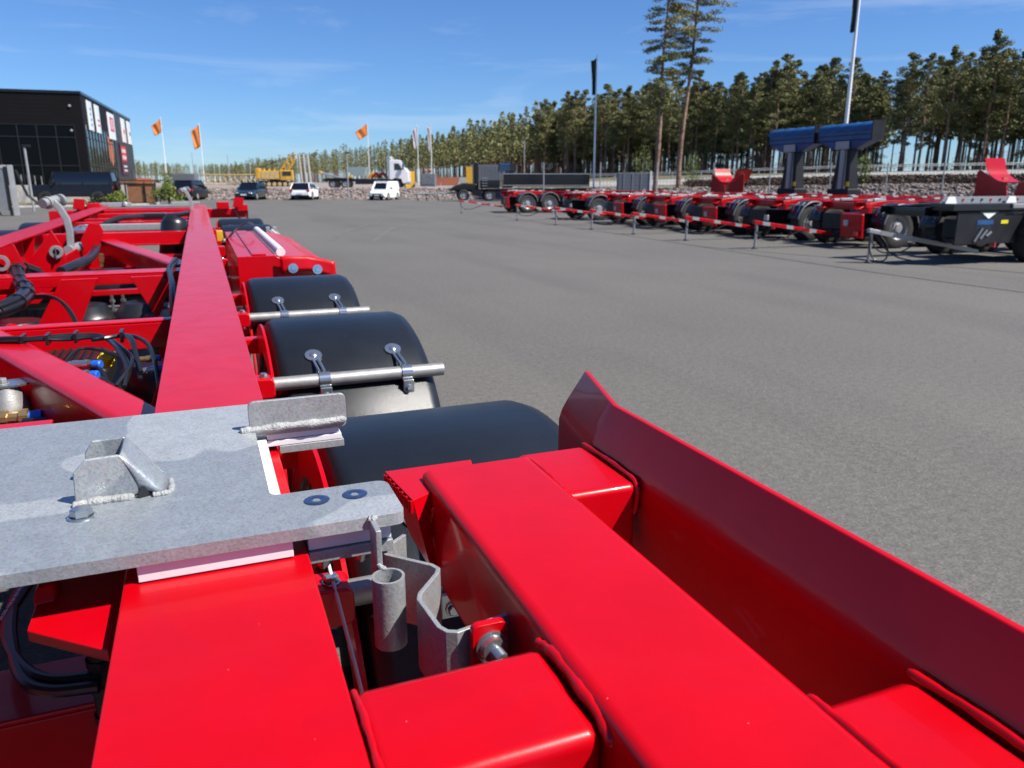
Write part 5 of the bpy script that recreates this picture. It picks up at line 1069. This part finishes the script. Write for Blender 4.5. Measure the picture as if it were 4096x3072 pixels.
for k in range(4): box('ladder_rung', 'silverpaint', tp, -1.3, -.8, -1.28, -1.22, 1.3+.22*k, 1.34+.22*k)
MB().prism([(-4.2, .9), (-3.6, 1.3), (-2.8, 1.55), (-1.7, 1.5), (-1.5, .9)], -1.0, 1.0, 'y').build('front_cover', 'blacksteel', tp, .1)
MB().tube([(-7.2, -.6, .62), (-3.4, -.6, .70)], .07, 8).build('drawbar', 'alu', tp)
for x in (-7.0, -6.2, -5.2): tubeo('support_leg', 'blacksteel', tp, [(x, -.6, .6), (x+.15, -.6, .02)], .05, 6)
gb = empty('grey_box_trailer', (33.2, 57.0, 0), R(-25), 'slate grey box standing behind the red row, left of the two pines', 'container'); box('box_body', 'contgrey', gb, -1.25, 1.25, -1, 1, .3, 2.35, bevel=.03); box('white_post', 'whitepaint', gb, 1.28, 1.42, -1.05, -.95, .3, 2.5)
for k in range(3): box('rib', 'silverpaint', gb, -.85+.7*k, -.80+.7*k, -1.03, -1.0, .35, 2.3)

# ------------------------------------------------------------------ road, rail, fence and heather at the right
def line(px0, px1, d, n):      # a straight line across the view, from two image pixel columns at camera depth d
    return [cw((px0+(px1-px0)*i/n-1106)/1661*d, d) for i in range(n+1)]
P_ = line(1250, 3000, 92, 24); Q_ = line(1250, 3000, 88, 24); v = []; f = []
for (a, b_) in zip(P_, Q_): v += [(b_[0], b_[1], gz(*b_)+.02), (a[0], a[1], gz(*a)+.55)]
for i in range(24): f.append((2*i, 2*i+1, 2*i+3, 2*i+2))
MB().add(v, f).build('road_verge', 'pale')['kind'] = 'structure'
P2 = line(1250, 3000, 99, 24); v = []; f = []
for (a, b_) in zip(P_, P2): v += [(a[0], a[1], gz(*a)+.55), (b_[0], b_[1], gz(*b_)+.50)]
for i in range(24): f.append((2*i, 2*i+1, 2*i+3, 2*i+2))
MB().add(v, f).build('road', 'asphalt')['kind'] = 'structure'
gr_ = empty('guard_rail', (*line(1200, 3000, 95, 2)[0], 0), 0, 'grey steel guard rail along the road before the forest', 'guard rail'); o0 = gr_.location.copy()
pts = line(1200, 3000, 95, 30); bm_ = MB()
for dz in (0, .18): bm_.tube([(x-o0.x, y-o0.y, gz(x, y)+1.12+dz) for x, y in pts], .065, 6)
bm_.build('beam', 'contgrey', gr_)
for x, y in pts[1:]: box('post', 'alu', gr_, x-o0.x-.06, x-o0.x+.06, y-o0.y-.06, y-o0.y+.06, gz(x, y)+.2, gz(x, y)+1.3)
fe = empty('wildlife_fence', (0, 0, 0), 0, 'tall grey mesh fence with posts behind the heather strip at the right', 'fence')
pxs = [1180+118*i-(8 if i < 5 else 0) for i in range(14)]; D_ = 60
for i, px in enumerate(pxs):
    x, y = cw((px-1106)/1661*D_, D_); z = gz(x, y); tubeo('fence_post', 'silverpaint', fe, [(x, y, z-.1), (x, y, z+3.05)], .05, 8)
    if i < len(pxs)-1:
        x2, y2 = cw((pxs[i+1]-1106)/1661*D_, D_); z2 = gz(x2, y2); m = MB()
        for k in range(12): m.tube([(x, y, z+.15+.25*k), (x2, y2, z2+.15+.25*k)], .008, 3, False)
        for k in range(1, 16): t = k/16; m.tube([(x+(x2-x)*t, y+(y2-y)*t, z+(z2-z)*t+.1), (x+(x2-x)*t, y+(y2-y)*t, z+(z2-z)*t+3.0)], .007, 3, False)
        o = quick(m, 'mesh_panel', 'blacksteel', fe); o['kind'] = 'stuff'
m = MB(); rnd = random.Random(21)
for _ in range(620):
    a = R(rnd.uniform(34, 58)); D = ring(a)+rnd.uniform(3.0, 6.5); x, y = math.sin(a)*D, math.cos(a)*D; leafblob(m, (x, y, gz(x, y)+.34), (.8, .8, .46), 80, .09, rnd)
tag(quick(m, 'heather_strip', 'heather'), 'dark brown heather growing along the top of the stone bank', 'heather', kind='stuff')

# ------------------------------------------------------------------ trees
def pine_mesh(seed, h, cb, cr_, n, size, sparse=1.0, conical=False):
    rnd = random.Random(seed); t = MB(); pts = [(rnd.gauss(0, .03)*i*h/20, rnd.gauss(0, .03)*i*h/20, h*i/8) for i in range(9)]
    t.tube(pts, [h*.0125*(1-.085*i) for i in range(9)], 7); crown = MB(); nb = int((36 if not conical else 44)*sparse)
    for k in range(nb):
        u = (k+rnd.random())/nb; z = h*(cb+(1-cb)*u**.9); prof = ((1-u)**.55*min(1, .5+u*2.4)*1.08+.07 if not conical else (1-u)**.8+.05)
        ln = cr_*prof*rnd.uniform(.65, 1.15); a = rnd.uniform(0, 6.28); tip = Vector((math.cos(a)*ln, math.sin(a)*ln, z+ln*(rnd.uniform(-.05, .35) if not conical else rnd.uniform(-.35, -.05))))
        i0 = min(7, int(z/h*8)); bx = Vector(pts[i0]); st = Vector((bx.x, bx.y, z)); t.tube([st, st.lerp(tip, .5)+Vector((0, 0, -.04*ln)), tip], [h*.0028, h*.0018, h*.0008], 4, False)
        for q in (.5, .8, 1.0): c = st.lerp(tip, q); leafblob(crown, c, (ln*.34+.22, ln*.34+.22, .28+ln*.09), max(3, int(n/nb/3)), size, rnd)
    leafblob(crown, (pts[8][0], pts[8][1], h*.985), (.5, .5, .7), max(6, n//30), size, rnd)
    return t, crown
VAR = []
for sd, (h, cb, cr_, con, mt) in enumerate([(19, .36, 3.2, False, 'pine'), (20.5, .34, 3.0, False, 'pine'), (18, .28, 2.8, False, 'olive'), (21, .40, 3.3, False, 'pine'), (17.5, .12, 3.1, True, 'spruce'), (19.5, .24, 2.9, False, 'olive'), (20, .42, 3.0, False, 'pine')]):
    t, c = pine_mesh(40+sd, h, cb, cr_, 5200 if not con else 5600, .155, conical=con); VAR.append((quick(t, 'trunk', 'bark'), quick(c, 'crown', mt), h, con))
for a, b_, _, _ in VAR: col.objects.unlink(a); col.objects.unlink(b_)
EDGE = [(160, 30), (135.5, 73.3), (123.5, 86.7), (113.7, 111.0), (99.9, 127.2), (87.6, 163.2), (80.2, 204.9), (82.3, 318.0), (70.2, 509.9), (25.6, 957.7), (-5.2, 1077), (-73.5, 889), (-260, 900)]
HS = [1.02, 1.02, 1.0, .97, .97, .95, .93, .92, 1.0, 1.0, 1.1, 1.25, 1.25]
def edge_pts(i0, i1, step):
    out = []
    for i in range(i0, i1):
        a, b_ = Vector(EDGE[i]), Vector(EDGE[i+1]); L_ = (b_-a).length; n_ = max(1, int(L_/step)); d = (b_-a).normalized(); nn = Vector((-d.y, d.x)); c = (a+b_)/2
        if nn.dot(c.normalized()) < 0: nn = -nn
        for k in range(n_): t = k/n_; out.append((a.lerp(b_, t), nn, HS[i]*(1-t)+HS[i+1]*t))
    return out
rnd = random.Random(77)
MARK = [(1200, 'above the black tipper body'), (1245, 'just left of the green-flagged pole'), (1300, 'behind the green-flagged pole'), (1345, 'just right of the green-flagged pole'), (1400, 'just left of the two tall pines'), (1450, 'behind the left tall pine'), (1500, 'behind the right tall pine'), (1550, 'just right of the two tall pines'), (1600, 'above the red V guides'), (1650, 'just left of the left blue hood'), (1700, 'above the left half of the left hood'), (1750, 'above the right half of the left hood'), (1800, 'just left of the tallest flagpole'), (1850, 'just right of the tallest flagpole'), (1900, 'above the end of the right hood'), (1950, 'just right of the right hood'), (2000, 'behind the third fence post from the right'), (2070, 'left of the second fence post from the right'), (2140, 'behind the second fence post from the right'), (2212, 'above the large red guide'), (9999, 'beyond the large red guide')]
ROWS = ['front row', 'second row', 'third row', 'back row', 'rear']
cnt = 0
for p, nn, hs_ in edge_pts(0, 6, 2.7):
    for row in range(4):
        if cnt >= 292: break
        q = p+nn*(row*5.0+rnd.uniform(0, 4))+Vector((rnd.uniform(-2, 2), rnd.uniform(-2, 2)))
        az = math.degrees(math.atan2(q.x, q.y)); px = 1106+1717*math.tan(math.radians(az-21.57))
        if px > 2300 or px < 1160: continue
        if rnd.random() < (.06 if px < 1950 else .12): continue
        k = rnd.choice([0, 1, 2, 3, 5, 6, 0, 3, 6, 1]) if rnd.random() > .12 else 4; a, b_, h, con = VAR[k]
        w_ = next(t for lim, t in MARK if px < lim)
        kind = 'dark conical spruce' if con else ('olive green pine' if k in (2, 5) else 'dark pine')
        s_ = hs_*rnd.uniform(.86, 1.10); sz = 'tall ' if s_ > hs_*1.02 else 'short ' if s_ < hs_*.92 else ''
        lb = sz+kind+', '+ROWS[row]+', '+w_
        r = empty('spruce_tree' if con else 'pine_tree', (q.x, q.y, gz(q.x, q.y)-.2), rnd.uniform(0, 6.28), lb, 'tree', lb+' (alike)' if False else 'pines and spruces of the forest '+w_); r.scale = (s_, s_, s_)
        for o in (a, b_): c = o.copy(); col.objects.link(c); c.parent = r
        cnt += 1
# forest that reads as one mass farther off, and the depths of the wood
def lowtree(mb, mt, x, y, z, h, rnd, n, con):
    r_ = h*.012; mt.v += [(x-r_, y, z), (x+r_, y, z), (x+r_*.4, y, z+h*.9), (x-r_*.4, y, z+h*.9), (x, y-r_, z), (x, y+r_, z), (x, y+r_*.4, z+h*.9), (x, y-r_*.4, z+h*.9)]; k = len(mt.v); mt.f += [(k-8, k-7, k-6, k-5), (k-4, k-3, k-2, k-1)]
    for _ in range(n):
        u = rnd.random(); zz = z+h*(.38+.62*u); rr_ = (h*.14*(1-u)**.6+.15)*rnd.random()**.5 if con else (h*.135*(1-u)**.55*min(1, .5+u*2.4)+.1)*rnd.random()**.5
        a = rnd.uniform(0, 6.28); c = Vector((x+math.cos(a)*rr_, y+math.sin(a)*rr_, zz)); s_ = h*.021*rnd.uniform(.6, 1.3); d = Vector((rnd.gauss(0, 1), rnd.gauss(0, 1), rnd.gauss(0, .7))).normalized(); e = d.orthogonal().normalized(); g = d.cross(e)
        mb.v += [tuple(c-e*s_), tuple(c-g*s_*.6), tuple(c+e*s_), tuple(c+g*s_*.6)]; k = len(mb.v); mb.f.append((k-4, k-3, k-2, k-1))
mb, mt_ = MB(), MB()
for p, nn, hs_ in edge_pts(5, 12, 5.0):
    dist = p.length; rows = 5 if dist < 400 else 3
    for row in range(rows):
        q = p+nn*(row*(5 if dist < 400 else 9)+rnd.uniform(0, 4))+Vector((rnd.uniform(-2, 2), rnd.uniform(-2, 2))); h = 19*hs_*rnd.uniform(.8, 1.12)
        lowtree(mb, mt_, q.x, q.y, gz(q.x, q.y)-.2, h, rnd, 260 if dist < 350 else 110, rnd.random() < .4)
fo = quick(mb, 'distant_forest', 'pine'); tag(fo, 'distant dark green pine forest along the horizon behind the flagpoles', 'forest', kind='stuff'); ft = quick(mt_, 'trunks', 'bark', fo); ft['kind'] = 'stuff'
mb, mt_ = MB(), MB()
for p, nn, hs_ in edge_pts(1, 7, 2.4):
    for row in range(6):
        q = p+nn*(18+row*6+rnd.uniform(0, 6))+Vector((rnd.uniform(-2, 2), rnd.uniform(-2, 2)))
        az = math.degrees(math.atan2(q.x, q.y)); px = 1106+1717*math.tan(math.radians(az-21.57)); dens = 1 if px < 1700 else .95 if px < 1850 else .85 if px < 2000 else .75
        if rnd.random() < dens: lowtree(mb, mt_, q.x, q.y, gz(q.x, q.y)-.2, 19*hs_*rnd.uniform(.8, 1.05), rnd, 300, rnd.random() < .3)
fo = quick(mb, 'inner_forest', 'pine'); tag(fo, 'deeper part of the pine forest seen between the front trunks', 'forest', kind='stuff'); ft = quick(mt_, 'trunks', 'bark', fo); ft['kind'] = 'stuff'
m = MB()
for p, nn, hs_ in edge_pts(1, 7, 2.2):
    for row in range(3):
        q = p+nn*rnd.uniform(2, 50); leafblob(m, (q.x, q.y, gz(q.x, q.y)+.7), (1.8, 1.8, rnd.uniform(.8, 3.2)), 70, .17, rnd)
tag(quick(m, 'forest_undergrowth', 'heather'), 'low brown undergrowth below the pines', 'undergrowth', kind='stuff')
# the two tall pines
def tall_pine(x, y, h, lean, seed, label, cb, R0):
    rnd = random.Random(seed); r = empty('pine_tree', (x, y, gz(x, y)-.15), 0, label, 'tree'); c_ = Vector((math.cos(YAW), -math.sin(YAW), 0))
    pts = [Vector(c_*(lean*(i/10)**1.3+math.sin(i*1.1+seed)*.07))+Vector((0, 0, h*i/10)) for i in range(11)]
    t = MB().tube(pts, [.24*(1-.082*i) for i in range(11)], 10); cr_ = MB()
    def P(z): u = max(0, min(9.999, z/h*10)); i = int(u); return pts[i].lerp(pts[i+1], u-i)
    for k in range(72):
        u = (k+rnd.random())/72; z = h*(cb+(1-cb)*u); ln = R0*(.55+.6*math.sin(math.pi*min(1, u*.9+.05)))*rnd.uniform(.55, 1.15)*(.7 if u < .15 else 1); a = rnd.uniform(0, 6.28)
        s0 = P(z); tip = s0+Vector((math.cos(a)*ln, math.sin(a)*ln, ln*rnd.uniform(-.28, .18))); mid = s0.lerp(tip, .5)+Vector((0, 0, .10*ln)); t.tube([s0, mid, tip], [.045, .03, .012], 5, False)
        for q in range(9):
            f_ = .30+.085*q+rnd.uniform(-.04, .04); c = s0.lerp(tip, min(1.02, f_))+Vector((rnd.gauss(0, .18), rnd.gauss(0, .18), .06*ln)); leafblob(cr_, c, (.30+ln*.10, .30+ln*.10, .20), 32, .075, rnd)
            if rnd.random() < .5: t.tube([s0.lerp(tip, f_*.8), c], [.015, .006], 3, False)
    quick(t, 'trunk', 'bark', r); quick(cr_, 'crown', 'pine', r)
tall_pine(38.55, 62.15, 21.5, .5, 5, 'left and thinner of the two tall pines standing before the forest', .37, 1.9)
tall_pine(42.15, 64.0, 23.5, 1.6, 9, 'right and fuller of the two tall pines standing before the forest', .42, 2.5)
for (x, y, h, w, lb) in ((44.5, 65.2, 3.3, 1.5, 'yellow-green young birch at the foot of the two tall pines'), (51.6, 51.0, 2.6, 1.2, 'pale green young birch behind the blue hoods'), (58.5, 40.2, 2.2, 1.0, 'sparse young birch by the mesh fence'), (61.4, 33.0, 2.6, 1.2, 'young birch behind the large red guide'), (47.8, 80, 4.5, 2.2, 'leafy bush at the road before the forest')):
    r = empty('young_birch', (x, y, gz(x, y)-.1), 0, lb, 'tree', None); m = MB(); leafblob(m, (0, 0, h*.55), (w*.55, w*.55, h*.5), 700, .07, rnd); quick(m, 'foliage', 'birch', r); t = MB()
    for k in range(7): a = rnd.uniform(0, 6.28); t.tube([(0, 0, 0), (math.cos(a)*w*.2, math.sin(a)*w*.2, h*.5), (math.cos(a)*w*.45, math.sin(a)*w*.45, h*.95)], [.03, .02, .006], 4, False)
    quick(t, 'stem', 'barkdark', r)

# labels that still coincide are told apart by their order in the view
from collections import defaultdict
same = defaultdict(list)
for o in scene.objects:
    if o.parent is None and o.get('category') == 'tree': same[o['label']].append(o)
for lb, os_ in same.items():
    if len(os_) > 1:
        os_.sort(key=lambda o: math.atan2(o.location.x, o.location.y)); k = len(os_)
        nm = {2: ['left one', 'right one'], 3: ['left one', 'middle one', 'right one']}.get(k) or ['one of %d, %s from left' % (k, w) for w in ('first', 'second', 'third', 'fourth', 'fifth', 'sixth', 'seventh', 'eighth')[:k]]
        for o, w in zip(os_, nm): o['label'] = lb+', '+w
